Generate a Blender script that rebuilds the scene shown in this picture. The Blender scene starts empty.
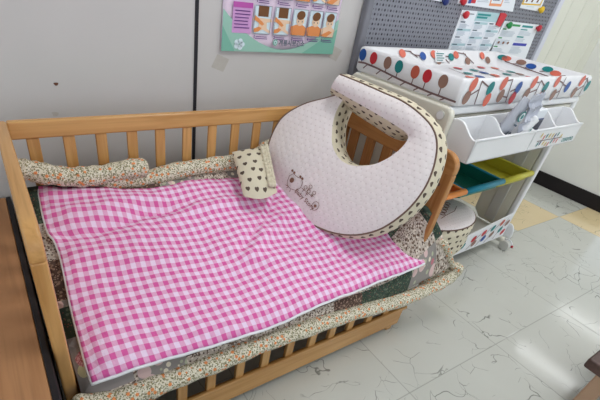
import bpy, bmesh, math, random
from mathutils import Vector, Matrix, Euler
from mathutils.geometry import tessellate_polygon
random.seed(7)
# measured world positions (metres) of the outlines used below
D = {"cam":{"R":[[0.8366,0.2207,-0.5013],[-0.5316,0.5478,-0.646],[0.1321,0.8069,0.5757]],"loc":[0,0,1.0927],"lens":24.1721,"sx":0.0497,"sy":0.08485},"tile":{"th":-0.01856,"ox":0.9572,"oy":0.3607},"poster":[[0.6732,0.8365],[1.1462,0.8446],[1.1385,1.0198],[0.6666,0.9827]],"peg":[[1.2522,0.7757],[2.6261,0.8637],[2.6264,1.1366],[1.2603,1.0293]],"papers":{"timetable":[[1.8298,0.8793],[2.1825,0.8702],[2.1787,1.0471],[1.8321,1.04]],"notice":[[2.1632,0.8604],[2.5467,0.8477],[2.5253,1.0187],[2.1947,1.0183]],"leaflet":[[1.7829,1.0591],[2.2312,1.059],[2.1909,1.162],[1.7776,1.1451]],"card":[[2.2773,1.0791],[2.4771,1.0754],[2.4608,1.1868],[2.2841,1.1786]],"blue":[[1.533,1.0611],[1.676,1.0583],[1.6643,1.1204],[1.532,1.108]]},"pins":{"red":[[1.8505,1.0239],[1.7997,1.0715]],"green":[[2.2263,1.0027]],"crimson":[[2.514,1.0041]],"yellow":[[2.4567,1.0851]],"navy":[[1.6803,1.0622]]},"clip":[[2.1241,0.9973],[2.1645,0.9908],[2.1822,1.0431],[2.1585,1.05],[2.1255,1.0478]],"nails":[[0.1665,0.7422],[0.1508,0.6594]],"bslat":[0.0729,0.1585,0.2413,0.327,0.4107,0.4978,0.5846,0.6689,0.7532,0.837],"fslat":[0.2574,0.341,0.4324,0.5189,0.6081,0.6989,0.8658,0.9585,1.0478],"bk":{"top":[[0.0602,1.1341,0.5269],[0.1105,1.1176,0.5212],[0.21,1.0992,0.5147],[0.3442,1.0703,0.5046],[0.4737,1.075,0.5063],[0.5952,1.071,0.5048],[0.93,1.04,0.494],[1.06,1.02,0.487]],"left":[[0.0602,1.1341,0.5269],[0.0544,1.0829,0.509],[0.0515,0.9919,0.4772],[0.0609,0.9523,0.4633],[0.0616,0.8868,0.4404],[0.0527,0.7594,0.3958],[0.0492,0.6409,0.3543],[0.0501,0.5921,0.3372]],"bot":[[0.0501,0.5921,0.3372],[0.1724,0.59,0.3365],[0.2896,0.5807,0.3333],[0.395,0.5743,0.331],[0.4687,0.5735,0.3307],[0.6758,0.5802,0.3331],[0.8817,0.5845,0.3346],[1.129,0.5897,0.3364]],"right":[[1.06,1.02,0.487],[1.09,0.9,0.445],[1.1134,0.7206,0.3822],[1.129,0.5897,0.3364]]},"ridges":[[[[0.0536,0.9914,0.477],[0.1082,0.956,0.4646],[0.1944,0.9544,0.464],[0.3092,0.9726,0.4704],[0.4169,0.9785,0.4725]],-0.014,0.016],[[[0.0674,1.0333,0.4917],[0.1581,1.0064,0.4822],[0.2679,1.0176,0.4862],[0.385,1.0157,0.4855]],0.012,0.022],[[[0.7392,0.9786,0.4725],[0.6704,0.9079,0.4478],[0.5593,0.8261,0.4191],[0.4718,0.7726,0.4004]],-0.01,0.012],[[[0.7295,0.8826,0.4389],[0.5873,0.8008,0.4103],[0.4793,0.7374,0.3881]],0.01,0.016],[[[0.6852,0.9337,0.4568],[0.5748,0.9568,0.4649],[0.4548,0.9551,0.4643],[0.3384,0.9339,0.4569]],0.01,0.02],[[[0.737,0.8124,0.4143],[0.8003,0.7264,0.3842],[0.8349,0.6493,0.3572]],-0.008,0.014],[[[0.0616,0.8868,0.4404],[0.1464,0.8752,0.4363],[0.2589,0.8319,0.4212],[0.3675,0.8244,0.4186]],0.009,0.025],[[[0.7142,0.9703,0.4696],[0.6302,0.877,0.4369],[0.5963,0.8168,0.4159]],0.009,0.012],[[[0.4417,0.8213,0.4175],[0.5669,0.7461,0.3911],[0.7068,0.7072,0.3775]],0.007,0.022]],"froll":[[-0.0899,0.585,0.2964],[-0.0155,0.585,0.29],[0.0781,0.585,0.2679],[0.1676,0.585,0.2619],[0.294,0.585,0.2593],[0.4386,0.585,0.2606],[0.6075,0.585,0.2529],[0.8101,0.585,0.2337],[1.0616,0.585,0.1988],[1.2335,0.58,0.1988],[1.3336,0.575,0.2234],[1.3525,0.575,0.2711]],"broll1":[[0.0201,1.105,0.6214],[0.0335,1.105,0.6012],[0.0795,1.105,0.5673],[0.1498,1.105,0.5487],[0.2147,1.105,0.5456],[0.2989,1.105,0.553],[0.355,1.105,0.5522]],"broll2":[[0.2112,1.1,0.5236],[0.3486,1.1,0.5127],[0.4506,1.1,0.5253],[0.5536,1.1,0.5292],[0.6653,1.1,0.5297],[0.7513,1.1,0.5454],[0.7883,1.1,0.5747]],"qcorner":{"a":[1.115,0.6402,0.5283],"b":[1.2151,0.6,0.4165],"c":[1.3524,0.57,0.2795]},"np":[[[0.9279,0.9496,0.7818],[0.9184,0.9834,0.7844],[1.013,1.0128,0.7497],[1.0226,0.9791,0.7471]],[[0.9204,0.9543,0.7653],[0.9051,1.0073,0.7685],[0.9997,1.0368,0.7338],[1.015,0.9838,0.7306]],[[0.9038,0.9466,0.7436],[0.8611,1.0673,0.7296],[0.9557,1.0967,0.6949],[0.9984,0.976,0.7089]],[[0.8874,0.9328,0.7176],[0.8155,1.1096,0.6714],[0.9101,1.139,0.6367],[0.9821,0.9623,0.6829]],[[0.8738,0.913,0.6938],[0.7765,1.1053,0.5918],[0.8712,1.1347,0.5571],[0.9684,0.9424,0.6591]],[[0.861,0.8888,0.6687],[0.7542,1.0677,0.5294],[0.8489,1.0971,0.4947],[0.9556,0.9182,0.634]],[[0.8605,0.8665,0.6484],[0.7531,0.9987,0.4677],[0.8477,1.0282,0.433],[0.9551,0.8959,0.6137]],[[0.8644,0.8371,0.6342],[0.7695,0.9027,0.4309],[0.8641,0.9321,0.3962],[0.959,0.8665,0.5995]],[[0.8735,0.8041,0.631],[0.8039,0.7863,0.4262],[0.8986,0.8158,0.3915],[0.9681,0.8336,0.5963]],[[0.8918,0.7731,0.6393],[0.8434,0.7017,0.4467],[0.938,0.7311,0.412],[0.9864,0.8025,0.6046]],[[0.9122,0.7446,0.6557],[0.8854,0.6395,0.4936],[0.9801,0.669,0.4589],[1.0068,0.7741,0.621]],[[0.9339,0.7229,0.6814],[0.9262,0.605,0.5605],[1.0209,0.6345,0.5258],[1.0285,0.7523,0.6467]],[[0.9538,0.7096,0.7093],[0.9588,0.5945,0.6253],[1.0535,0.6239,0.5906],[1.0484,0.7391,0.6746]],[[0.969,0.7066,0.7329],[0.9838,0.603,0.6854],[1.0784,0.6324,0.6507],[1.0636,0.7361,0.6983]],[[0.9773,0.7118,0.745],[1.0029,0.6276,0.7434],[1.0976,0.657,0.7087],[1.072,0.7412,0.7103]],[[0.9769,0.7224,0.7529],[1.0067,0.663,0.7838],[1.1013,0.6925,0.7491],[1.0611,0.7739,0.7084]],[[0.9667,0.748,0.7619],[0.9949,0.7155,0.8112],[1.0895,0.7449,0.7765],[1.0525,0.7759,0.7019]],[[0.9518,0.7898,0.7718],[0.9781,0.7712,0.8278],[1.0727,0.8006,0.7931],[1.0358,0.8112,0.7012]],[[0.9307,0.836,0.7839],[0.954,0.8223,0.8357],[1.0486,0.8518,0.801],[1.0097,0.8799,0.7187]],[[0.9102,0.8973,0.795],[0.9334,0.879,0.8427],[1.028,0.9084,0.808],[0.988,0.951,0.7349]],[[0.893,0.9461,0.8047],[0.9128,0.9336,0.8482],[1.0075,0.9631,0.8135],[0.9716,1.0105,0.7559]],[[0.8862,0.9732,0.8091],[0.9037,0.9654,0.8501],[0.9983,0.9948,0.8154],[0.9647,1.0414,0.7632]]],"npn":[-0.9012,-0.2804,0.3304],"motif":{"o":[0.802,0.9041,0.5147],"ex":[0.823,0.8196,0.5003],"n":[-0.9012,-0.2804,0.3304],"head":[[0.7889,0.9652,0.5309],[0.7831,0.9639,0.514],[0.7804,0.9559,0.4998],[0.7834,0.9412,0.4955],[0.7902,0.9225,0.4982],[0.799,0.9105,0.512],[0.8046,0.912,0.5286],[0.8053,0.9214,0.5384],[0.8002,0.9366,0.5373],[0.796,0.9552,0.5419]],"bow1":[0.7971,0.9583,0.5475],"bow2":[0.8058,0.923,0.5412],"patch":[0.7903,0.9498,0.5216],"legs":[[[0.7804,0.9559,0.4998],[0.7778,0.9642,0.4999]],[[0.7814,0.951,0.4984],[0.7778,0.956,0.4927]],[[0.7831,0.9404,0.494],[0.7802,0.9397,0.4855]]],"people":[[0.8067,0.8954,0.5201],[0.8142,0.8807,0.5281],[0.8089,0.8798,0.5131],[0.8161,0.8606,0.5162]],"ground":[[0.8005,0.9073,0.5134],[0.8119,0.8589,0.5033]],"badge":[0.8108,0.8372,0.482],"tx":[[0.7925,0.9217,0.5038],[0.8068,0.851,0.4826]]},"sp":[[0.632,1.1026,0.575],[0.7436,1.0602,0.595],[0.6828,0.8938,0.525],[0.5943,0.9053,0.51],[0.5698,0.9434,0.515]],"ch":{"yaw":0.026179938779914945,"O":[1.235,0.765,0.0]},"mat_left":[[[0.4353,0.8727],"blue"],[[0.379,0.8693],"red"],[[0.309,0.8681],"brown"],[[0.2556,0.8753],"teal"],[[0.183,0.8763],"rust"],[[0.1321,0.8653],"red"],[[0.0684,0.8738],"brown"]],"mat_left_branch":[[0.4642,0.833],[0.4162,0.8369],[0.3524,0.8344],[0.2412,0.8246],[0.1069,0.8182],[0.0007,0.8177]],"mat_front":[[[0.0329,0.8321],"brown"],[[0.0447,0.8729],"orange"],[[0.1537,0.8567],"teal"],[[0.2396,0.8297],"brown"],[[0.1613,0.8094],"orange"],[[0.2266,0.8775],"orange"],[[0.3285,0.8057],"red"],[[0.3393,0.8538],"blue"],[[0.4197,0.8307],"brown"],[[0.4385,0.8707],"orange"],[[0.546,0.8507],"teal"],[[0.644,0.8197],"brown"],[[0.5421,0.8024],"red"],[[0.6241,0.8768],"orange"],[[0.7389,0.8482],"blue"],[[0.8315,0.8238],"brown"],[[0.8538,0.8696],"orange"],[[0.9669,0.8472],"teal"]],"mat_front_br":[[[0.0853,0.8827],[0.0967,0.8073]],[[0.2741,0.8865],[0.2937,0.7984]],[[0.4854,0.877],[0.4884,0.8157]],[[0.6834,0.8853],[0.6927,0.8043]],[[0.8954,0.8831],[0.9009,0.805]],[[0.0877,0.8797],[0.1537,0.8567]],[[0.0895,0.8551],[0.0329,0.8321]],[[0.2772,0.8832],[0.2234,0.8776]],[[0.2941,0.8431],[0.3393,0.8538]],[[0.2923,0.8227],[0.2396,0.8297]],[[0.4774,0.87],[0.4385,0.8707]],[[0.4854,0.877],[0.546,0.8507]],[[0.4888,0.8448],[0.4197,0.8307]],[[0.6847,0.8627],[0.6241,0.8768]],[[0.6895,0.8589],[0.7389,0.8482]],[[0.6908,0.8358],[0.644,0.8197]],[[0.8908,0.8791],[0.8538,0.8696]],[[0.8908,0.8791],[0.9669,0.8472]],[[0.8999,0.8507],[0.8315,0.8238]]],"mat_back":[[[0.2131,0.8853],"orange"],[[0.3449,0.8613],"blue"],[[0.4199,0.8801],"orange"],[[0.5456,0.86],"teal"],[[0.4508,0.8406],"brown"],[[0.5844,0.8873],"orange"],[[0.6733,0.84],"brown"],[[0.7991,0.8852],"orange"],[[0.8466,0.848],"brown"]],"mat_back_br":[[[0.2554,0.8881],[0.3117,0.8551]],[[0.2131,0.8853],[0.2719,0.881]],[[0.3449,0.8613],[0.2926,0.8663]],[[0.4476,0.8925],[0.5319,0.8286]],[[0.4199,0.8801],[0.4838,0.8693]],[[0.5456,0.86],[0.4863,0.8653]],[[0.4508,0.8406],[0.5038,0.8492]],[[0.6405,0.8968],[0.7257,0.8249]],[[0.5844,0.8873],[0.6633,0.8763]],[[0.6733,0.84],[0.7012,0.8468]]],"label":[[0.6884,0.881],[0.7923,0.8828],[0.8289,0.8479],[0.7344,0.8471]],"mat_right":[[[0.4399,0.8879],"teal"],[[0.3773,0.8854],"orange"],[[0.3018,0.8777],"brown"],[[0.2488,0.8658],"blue"],[[0.1746,0.8727],"teal"],[[0.1324,0.8617],"orange"]],"mat_right_br":[[[0.4915,0.8862],[0.4336,0.848]],[[0.4336,0.848],[0.3009,0.8469]],[[0.3009,0.8469],[0.1788,0.8283]],[[0.3773,0.8854],[0.4286,0.8491]],[[0.3018,0.8777],[0.3391,0.8514]],[[0.2488,0.8658],[0.27,0.8453]],[[0.1746,0.8727],[0.2207,0.8353]]],"mat_floor":[[[0.5108,0.3544],"red"],[[0.7158,0.3692],"red"],[[0.8129,0.3547],"orange"],[[0.4631,0.2728],"teal"],[[0.4665,0.2183],"blue"],[[0.5931,0.2779],"blue"],[[0.844,0.2905],"teal"],[[0.7343,0.2493],"teal"],[[0.6121,0.2365],"orange"],[[0.5814,0.3201],"teal"],[[0.5733,0.1907],"orange"],[[0.838,0.1951],"red"],[[0.8444,0.2462],"brown"],[[0.3878,0.2141],"orange"]],"tray":{"fl":[0.0089,-0.105,0.7296],"fr":[0.8064,-0.105,0.7255],"bl":[0.0518,-0.105,0.6502],"d1":[0.1898,-0.105,0.7295],"sm":[0.4042,-0.105,0.7252],"d2":[0.5885,-0.105,0.7335],"d1b":[0.2475,-0.0,0.7585],"logo":[[0.7023,-0.107,0.6587],[0.8222,-0.107,0.6624],[0.4661,-0.107,0.6781],[0.6525,-0.107,0.6845]]},"leafs":[[[0.4659,0.7073],"yellow"],[[0.4915,0.6973],"orange"],[[0.513,0.7012],"teal"],[[0.5381,0.7009],"yellow"],[[0.5643,0.6986],"yellow"],[[0.5858,0.6963],"navy"],[[0.611,0.7005],"teal"],[[0.6468,0.6892],"yellow"],[[0.4643,0.6724],"teal"],[[0.4831,0.6756],"navy"],[[0.5112,0.6736],"yellow"],[[0.5348,0.6672],"yellow"],[[0.5565,0.665],"orange"],[[0.5787,0.673],"teal"],[[0.6025,0.6748],"orange"],[[0.6271,0.6724],"orange"]],"leafline":[[0.4502,0.6856],[0.6626,0.6836]],"logotx":[[0.7041,0.6573],[0.8242,0.6609]],"rod":[[0.2404,0.0187,0.424],[0.3344,0.0163,0.4359],[0.6336,0.0084,0.4326],[0.9017,0.0014,0.4409]],"binb":[[0.616,0.2462,0.44],[0.6329,0.229,0.44],[0.8937,0.1769,0.44],[0.5829,0.0625,0.44]],"strip":[[0.5191,0.0064,0.168],[0.8797,-0.003,0.2106],[0.9226,-0.0042,0.0825],[0.5788,0.0048,0.0816]],"plateL":[[0.4514,0.7962],[0.001,0.7931],[-0.0218,0.7688],[0.0088,0.7085]],"plugs":[[0.4172,0.7993],[0.0158,0.7826]],"panelR":[[-0.0255,-0.0149],[0.0989,0.0746],[0.1686,0.1002],[0.1959,0.1823],[0.1354,0.3046],[0.1261,0.5038],[0.0831,0.5212],[0.1004,0.2924],[0.0214,0.546],[0.2348,0.1294]],"items":{"pack":[[0.272,-0.05,0.7163],[0.2645,-0.05,0.8417],[0.3356,-0.05,0.6921],[0.2438,-0.05,0.7331],[0.2434,-0.05,0.8359],[0.3316,-0.05,0.8155]],"tag":[[0.266,-0.06,0.8347],[0.3606,-0.06,0.8378],[0.4188,-0.06,0.7968],[0.3221,-0.06,0.7843]],"brush":[[0.3319,-0.06,0.7075],[0.4031,-0.06,0.7687]],"box":[[0.4771,-0.03,0.7543],[0.5497,-0.03,0.7537],[0.6207,-0.03,0.6881]]}}
col = bpy.context.scene.collection
sc = bpy.context.scene
V = Vector
# ------------------------------------------------------------------ nodes
def srgb(r, g, b):
    f = lambda c: (c/255/12.92) if c/255 <= .04045 else ((c/255+.055)/1.055)**2.4
    return (f(r), f(g), f(b), 1)
class X:                                   # a scalar socket with arithmetic
    def __init__(s, t, k): s.t, s.k = t, k
    def op(s, o, name, rev=False):
        n = s.t.nodes.new('ShaderNodeMath'); n.operation = name
        a, b = (o, s) if rev else (s, o)
        for i, v in enumerate((a, b)):
            if v is None: continue
            if isinstance(v, X): s.t.links.new(v.k, n.inputs[i])
            else: n.inputs[i].default_value = v
        return X(s.t, n.outputs[0])
    def __add__(s, o): return s.op(o, 'ADD')
    def __radd__(s, o): return s.op(o, 'ADD')
    def __sub__(s, o): return s.op(o, 'SUBTRACT')
    def __rsub__(s, o): return s.op(o, 'SUBTRACT', True)
    def __mul__(s, o): return s.op(o, 'MULTIPLY')
    def __rmul__(s, o): return s.op(o, 'MULTIPLY')
    def __truediv__(s, o): return s.op(o, 'DIVIDE')
    def __lt__(s, o): return s.op(o, 'LESS_THAN')
    def __gt__(s, o): return s.op(o, 'GREATER_THAN')
    def fract(s): return s.op(None, 'FRACT')
    def floor(s): return s.op(None, 'FLOOR')
    def abs(s): return s.op(None, 'ABSOLUTE')
    def max(s, o): return s.op(o, 'MAXIMUM')
    def min(s, o): return s.op(o, 'MINIMUM')
    def mod2(s): return (s*.5).fract()*2
class Mat:
    def __init__(s, name, rough=.5, spec=.5, base=(.5, .5, .5, 1), metal=0):
        s.m = bpy.data.materials.new(name); s.m.use_nodes = True
        s.t = s.m.node_tree; s.b = s.t.nodes['Principled BSDF']
        s.b.inputs['Roughness'].default_value = rough; s.b.inputs['Base Color'].default_value = base
        s.b.inputs['Specular IOR Level'].default_value = spec; s.b.inputs['Metallic'].default_value = metal
        s.m.diffuse_color = base
        s.tc = s.t.nodes.new('ShaderNodeTexCoord')
    def coord(s, kind='Object', scale=(1, 1, 1), rot=(0, 0, 0), loc=(0, 0, 0)):
        m = s.t.nodes.new('ShaderNodeMapping'); s.t.links.new(s.tc.outputs[kind], m.inputs[0])
        m.inputs['Scale'].default_value = scale; m.inputs['Rotation'].default_value = rot; m.inputs['Location'].default_value = loc
        return m.outputs[0]
    def sep(s, v):
        n = s.t.nodes.new('ShaderNodeSeparateXYZ'); s.t.links.new(v, n.inputs[0])
        return [X(s.t, n.outputs[i]) for i in range(3)]
    def comb(s, a, b, c=0):
        n = s.t.nodes.new('ShaderNodeCombineXYZ')
        for i, v in enumerate((a, b, c)):
            if isinstance(v, X): s.t.links.new(v.k, n.inputs[i])
            else: n.inputs[i].default_value = v
        return n.outputs[0]
    def noise(s, v, scale, detail=3, dist=0, out='Fac'):
        n = s.t.nodes.new('ShaderNodeTexNoise'); s.t.links.new(v, n.inputs['Vector'])
        n.inputs['Scale'].default_value = scale; n.inputs['Detail'].default_value = detail; n.inputs['Distortion'].default_value = dist
        return X(s.t, n.outputs[0 if out == 'Fac' else 1])
    def vor(s, v, scale, feature='F1', out=0):
        n = s.t.nodes.new('ShaderNodeTexVoronoi'); n.feature = feature; s.t.links.new(v, n.inputs['Vector'])
        n.inputs['Scale'].default_value = scale
        return X(s.t, n.outputs[out])
    def white(s, v):
        n = s.t.nodes.new('ShaderNodeTexWhiteNoise'); n.noise_dimensions = '3D'; s.t.links.new(v, n.inputs['Vector'])
        return X(s.t, n.outputs[0])
    def mix(s, f, a, b):
        n = s.t.nodes.new('ShaderNodeMix'); n.data_type = 'RGBA'
        for i, v in ((0, f), (6, a), (7, b)):
            if isinstance(v, X): s.t.links.new(v.k, n.inputs[i])
            elif hasattr(v, 'links'): s.t.links.new(v, n.inputs[i])
            else: n.inputs[i].default_value = v
        return n.outputs[2]
    def color(s, c): s.t.links.new(c, s.b.inputs['Base Color']); return s
    def bump(s, h, strength=.3, dist=.01):
        n = s.t.nodes.new('ShaderNodeBump'); n.inputs['Strength'].default_value = strength; n.inputs['Distance'].default_value = dist
        s.t.links.new(h.k, n.inputs['Height']); s.t.links.new(n.outputs[0], s.b.inputs['Normal']); return s
    def smooth(s, x, lo, hi):
        n = s.t.nodes.new('ShaderNodeMapRange'); n.interpolation_type = 'SMOOTHSTEP'
        s.t.links.new(x.k, n.inputs[0]); n.inputs[1].default_value = lo; n.inputs[2].default_value = hi
        return X(s.t, n.outputs[0])
M = {}
def plain(key, rgb, rough=.5, spec=.4, grain=0, metal=0):
    m = Mat(key, rough, spec, srgb(*rgb), metal)
    v = m.coord()
    n = m.noise(v, 6, 4)
    c = srgb(*rgb); d = tuple(x*.94 for x in c[:3])+(1,)
    m.color(m.mix(n, d, c))
    if grain: m.bump(m.noise(v, 400, 2), grain, .002)
    M[key] = m.m; return m
def wood(key, light, dark, axis, rough=.26):
    m = Mat(key, rough, .5, srgb(*light))
    sc_ = [9, 9, 9]; sc_[axis] = .7
    v = m.coord(scale=sc_)
    n = m.noise(v, 3, 5, 1.2); g = m.noise(m.coord(scale=[60 if i != axis else 2 for i in range(3)]), 2, 3)
    f = m.smooth(n, .35, .7)
    c = m.mix(f, srgb(*light), srgb(*dark))
    c = m.mix(m.smooth(g, .5, .8)*.35, c, srgb(*[x*.8 for x in dark]))
    m.color(c).bump(g, .08, .001)
    M[key] = m.m
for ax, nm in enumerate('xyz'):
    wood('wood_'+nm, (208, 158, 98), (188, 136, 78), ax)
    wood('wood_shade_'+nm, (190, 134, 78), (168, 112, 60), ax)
wood('cabinet_wood', (176, 126, 84), (160, 112, 72), 1, .55)
wood('dark_wood', (92, 66, 58), (72, 48, 42), 0, .4)
plain('wall_paint', (204, 200, 198), .75, .3)
plain('side_wall_paint', (236, 236, 232), .8, .2, .25)
plain('panelling', (226, 226, 214), .6, .3)
plain('groove', (176, 176, 164), .8, .2)
plain('ceiling_paint', (232, 232, 228), .9, .2)
plain('black_rubber', (30, 25, 27), .55, .3)
plain('seam_black', (42, 40, 46), .6, .3)
plain('white_plastic', (236, 236, 238), .3, .5)
plain('cream_plastic', (226, 222, 208), .38, .45)
plain('grey_plastic', (206, 204, 198), .4, .4)
plain('mat_white', (238, 237, 240), .35, .5)
for k, c in dict(blue=(38, 84, 160), red=(200, 40, 52), brown=(148, 112, 98), teal=(22, 130, 130), rust=(196, 92, 70), orange=(222, 112, 92),
                 yellow=(220, 190, 70), navy=(30, 45, 110), branch=(120, 92, 92), crimson=(190, 40, 60), green=(30, 140, 70)).items():
    plain('ink_'+k, c, .4, .4)
for k, c in dict(orange_tube=(250, 150, 60), teal_tube=(22, 140, 165), yellow_tube=(206, 198, 60), green_cloth=(24, 120, 104), yellow_cloth=(200, 192, 60), orange_cloth=(236, 130, 60),
                 red_plastic=(205, 42, 60)).items():
    plain(k, c, .4, .4)
plain('metal_grey', (120, 120, 128), .4, .5)
plain('frame_white', (214, 216, 228), .3, .6)
plain('paper', (236, 240, 246), .6, .3)
plain('paper_teal', (178, 208, 214), .6, .3)
plain('print_dark', (92, 106, 120), .7, .2)
plain('print_light', (196, 206, 216), .7, .2)
plain('print_teal', (60, 150, 150), .7, .2)
plain('print_green', (70, 160, 96), .7, .2)
plain('print_purple', (104, 64, 130), .7, .2)
plain('print_blueviolet', (80, 84, 180), .7, .2)
plain('paper_orange', (242, 162, 116), .6, .3)
plain('paper_yellow', (232, 190, 50), .6, .3)
plain('poster_pink', (232, 212, 230), .45, .4)
plain('poster_mint', (156, 200, 184), .45, .4)
plain('poster_mint_dark', (124, 184, 164), .45, .4)
plain('poster_purple', (212, 158, 212), .45, .4)
plain('poster_purple_dark', (190, 84, 172), .45, .4)
plain('poster_sky', (96, 190, 232), .45, .4)
plain('poster_ice', (220, 236, 244), .45, .4)
plain('skin', (240, 206, 176), .5, .3)
plain('skin_orange', (232, 148, 88), .5, .3)
plain('hair', (120, 78, 44), .5, .3)
plain('print_brown', (134, 96, 80), .8, .2)
plain('piping_brown', (120, 96, 84), .8, .2)
plain('pouch_grey', (178, 180, 190), .3, .6)
plain('screen', (66, 70, 84), .2, .6)
plain('beige_block', (196, 160, 132), .6, .3)
plain('beige_cloth', (206, 190, 168), .9, .2)
plain('stain', (110, 74, 60), .8, .2)
m = Mat('pale_tape', .5, .3, srgb(186, 180, 172)); M['tape'] = m.m
m.color(m.mix(m.noise(m.coord(), 60, 3), srgb(196, 192, 186), srgb(180, 172, 164)))
# hardware helper for printed hearts, returned as a 0/1 mask in a cell space of u, v
def hearts(m, u, v, cell, size=.2):
    a = u/cell; b = v/cell
    row = b.floor()
    a = a + row.mod2()*.5
    wob = (m.white(m.comb(a.floor(), row, 3))-.5)*.25
    x = (a.fract()-.5+wob)/size; y = (b.fract()-.5+wob)/size
    p = x*x + y*y - 1
    return (p*p*p - x*x*y*y*y) < 0
def heart_cloth(key, kind='UV', cell=.032, base=(226, 216, 192)):
    m = Mat(key, .85, .2, srgb(*base))
    v = m.coord(kind); u_, v_, w_ = m.sep(v)
    h = hearts(m, u_, v_, cell)
    n = m.noise(v, 9, 3)
    c = m.mix(n, srgb(*[x*.93 for x in base]), srgb(*base))
    c = m.mix(h, c, srgb(92, 78, 68))
    fu = (u_/.016).fract()-.5; fv = (v_/.016).fract()-.5
    m.color(c).bump(1-(fu*fu+fv*fv), .35, .004)
    M[key] = m.m
heart_cloth('heart_cloth')
m = Mat('quilted_white', .8, .2, srgb(236, 228, 230))          # white quilted cotton with pin dots
v = m.coord('UV'); u_, v_, w_ = m.sep(v)
cell = .017
a = u_/cell; b = v_/cell; row = b.floor(); a = a+row.mod2()*.5
fx = a.fract()-.5; fy = b.fract()-.5
dot = (fx*fx+fy*fy) < .016
scale_ = .03
a2 = u_/scale_; b2 = v_/(scale_*.55); a2 = a2+b2.floor().mod2()*.5
gx = (a2.fract()-.5)*2; gy = b2.fract()
hgt = (1-(gx*gx+gy*gy*.9)).max(0)
c = m.mix(m.noise(v, 4, 2), srgb(228, 217, 217), srgb(238, 229, 228))
c = m.mix(dot*.24, c, srgb(150, 118, 120))
m.color(c).bump(hgt, .3, .006); M['quilted_white'] = m.m
m = Mat('quilted_lining', .8, .2, srgb(226, 190, 176))         # inner lining with printed hearts
v = m.coord('UV'); u_, v_, w_ = m.sep(v)
c = m.mix(hearts(m, u_, v_, .022, .2), srgb(230, 206, 190), srgb(96, 72, 66)); m.color(c).bump(m.noise(v, 60, 2), .3, .004); M['quilted_lining'] = m.m
# gingham cotton
m = Mat('gingham', .8, .2, srgb(230, 150, 195)); v = m.coord('UV'); u_, v_, w_ = m.sep(v)
a = u_.fract() < .5; b = v_.fract() < .5
c = m.mix(a*.5+b*.5, srgb(242, 216, 240), srgb(220, 96, 164))
c1 = m.mix(m.noise(m.coord(), 3, 2), c, c)
m.color(c).bump(m.noise(m.coord(), 16, 5), .45, .03); M['gingham'] = m.m
# floral bumper cloth: cream ground crowded with small orange, green and brown flowers
def floral(m, v, ground, cols, scale):
    c = ground
    for i, (rgb, sc_, thr) in enumerate(cols):
        mp = m.t.nodes.new('ShaderNodeMapping'); m.t.links.new(v, mp.inputs[0]); mp.inputs['Location'].default_value = (i*3.7, i*1.9, i*5.3)
        d = m.vor(mp.outputs[0], scale*sc_)
        c = m.mix(d < thr, c, srgb(*rgb))
    return c
m = Mat('floral_cream', .85, .2, srgb(222, 214, 196)); v = m.coord()
c = floral(m, v, srgb(216, 208, 188), [((150, 142, 108), 2.3, .42), ((96, 96, 70), 2.6, .30), ((232, 226, 210), 1.8, .3), ((226, 140, 84), .8, .26), ((120, 100, 76), 2.9, .22)], 75)
m.color(c).bump(m.noise(v, 40, 3), .4, .006); M['floral_cream'] = m.m
# patchwork quilt
m = Mat('patchwork', .85, .2, srgb(140, 120, 110)); v = m.coord('UV'); u_, v_, w_ = m.sep(v)
pc = .118
cellv = m.comb((u_/pc).floor(), (v_/pc).floor(), 1)
r = m.white(cellv)
fl = floral(m, v, srgb(196, 182, 168), [((120, 98, 84), 1.6, .4), ((228, 216, 204), 1.9, .36), ((90, 70, 62), 2.2, .3)], 60)
bro = floral(m, v, srgb(92, 72, 64), [((160, 132, 116), 1.6, .34), ((190, 160, 140), 2.4, .22)], 60)
grn = floral(m, v, srgb(62, 76, 66), [((98, 112, 96), 1.5, .32), ((150, 90, 84), 2.2, .18), ((120, 128, 90), 2.4, .2)], 55)
gry = floral(m, v, srgb(150, 143, 138), [((186, 188, 160), .8, .3), ((220, 190, 186), .42, .40), ((196, 120, 130), .42, .2), ((232, 222, 200), .7, .25)], 60)
c = m.mix(r > .30, fl, bro); c = m.mix(r > .52, c, grn); c = m.mix(r > .72, c, gry)
left_ = u_ < .11                           # the front left patches: dark green, then grey with a printed rose
c = m.mix(left_*(v_ > .375)*(v_ < .455), c, grn); c = m.mix(left_*(v_ > .455)*(v_ < .60), c, srgb(156, 148, 146))
wn = m.noise(v, 55, 3)-.5
du = u_-.026+wn*.008; dv = v_-.515+wn*.008; rr_ = du*du+dv*dv
leafs = ((du+.012)*(du+.012)+(dv-.026)*(dv-.026)*.6).min((du-.022)*(du-.022)*.7+(dv+.020)*(dv+.020))
c = m.mix(leafs < .00012, c, srgb(214, 208, 170)); c = m.mix(rr_ < .00042, c, srgb(226, 176, 182))
c = m.mix((rr_ < .00042)*(m.vor(v, 130, 'DISTANCE_TO_EDGE') < .09), c, srgb(190, 112, 126)); c = m.mix(rr_ < .00005, c, srgb(196, 104, 122))
fu = (u_/pc).fract(); fv = (v_/pc).fract()
edge = (fu.min(1-fu)).min(fv.min(1-fv))
m.color(c).bump(m.smooth(edge, 0, .18)+m.noise(v, 30, 3)*.4, .6, .01); M['patchwork'] = m.m
# peg board
m = Mat('pegboard', .5, .4, srgb(140, 142, 152)); v = m.coord(); a, b, c_ = m.sep(v)
s_ = .0165
ax_ = (a/s_); bz = (c_/s_); fa = ax_.fract()-.5; fb = bz.fract()-.5
chk = (ax_.floor()+bz.floor()).mod2()
hole = ((fa*fa+fb*fb) < .075)*(.45+.55*chk)
m.color(m.mix(hole, srgb(130, 131, 140), srgb(46, 46, 56))); M['pegboard'] = m.m
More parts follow.
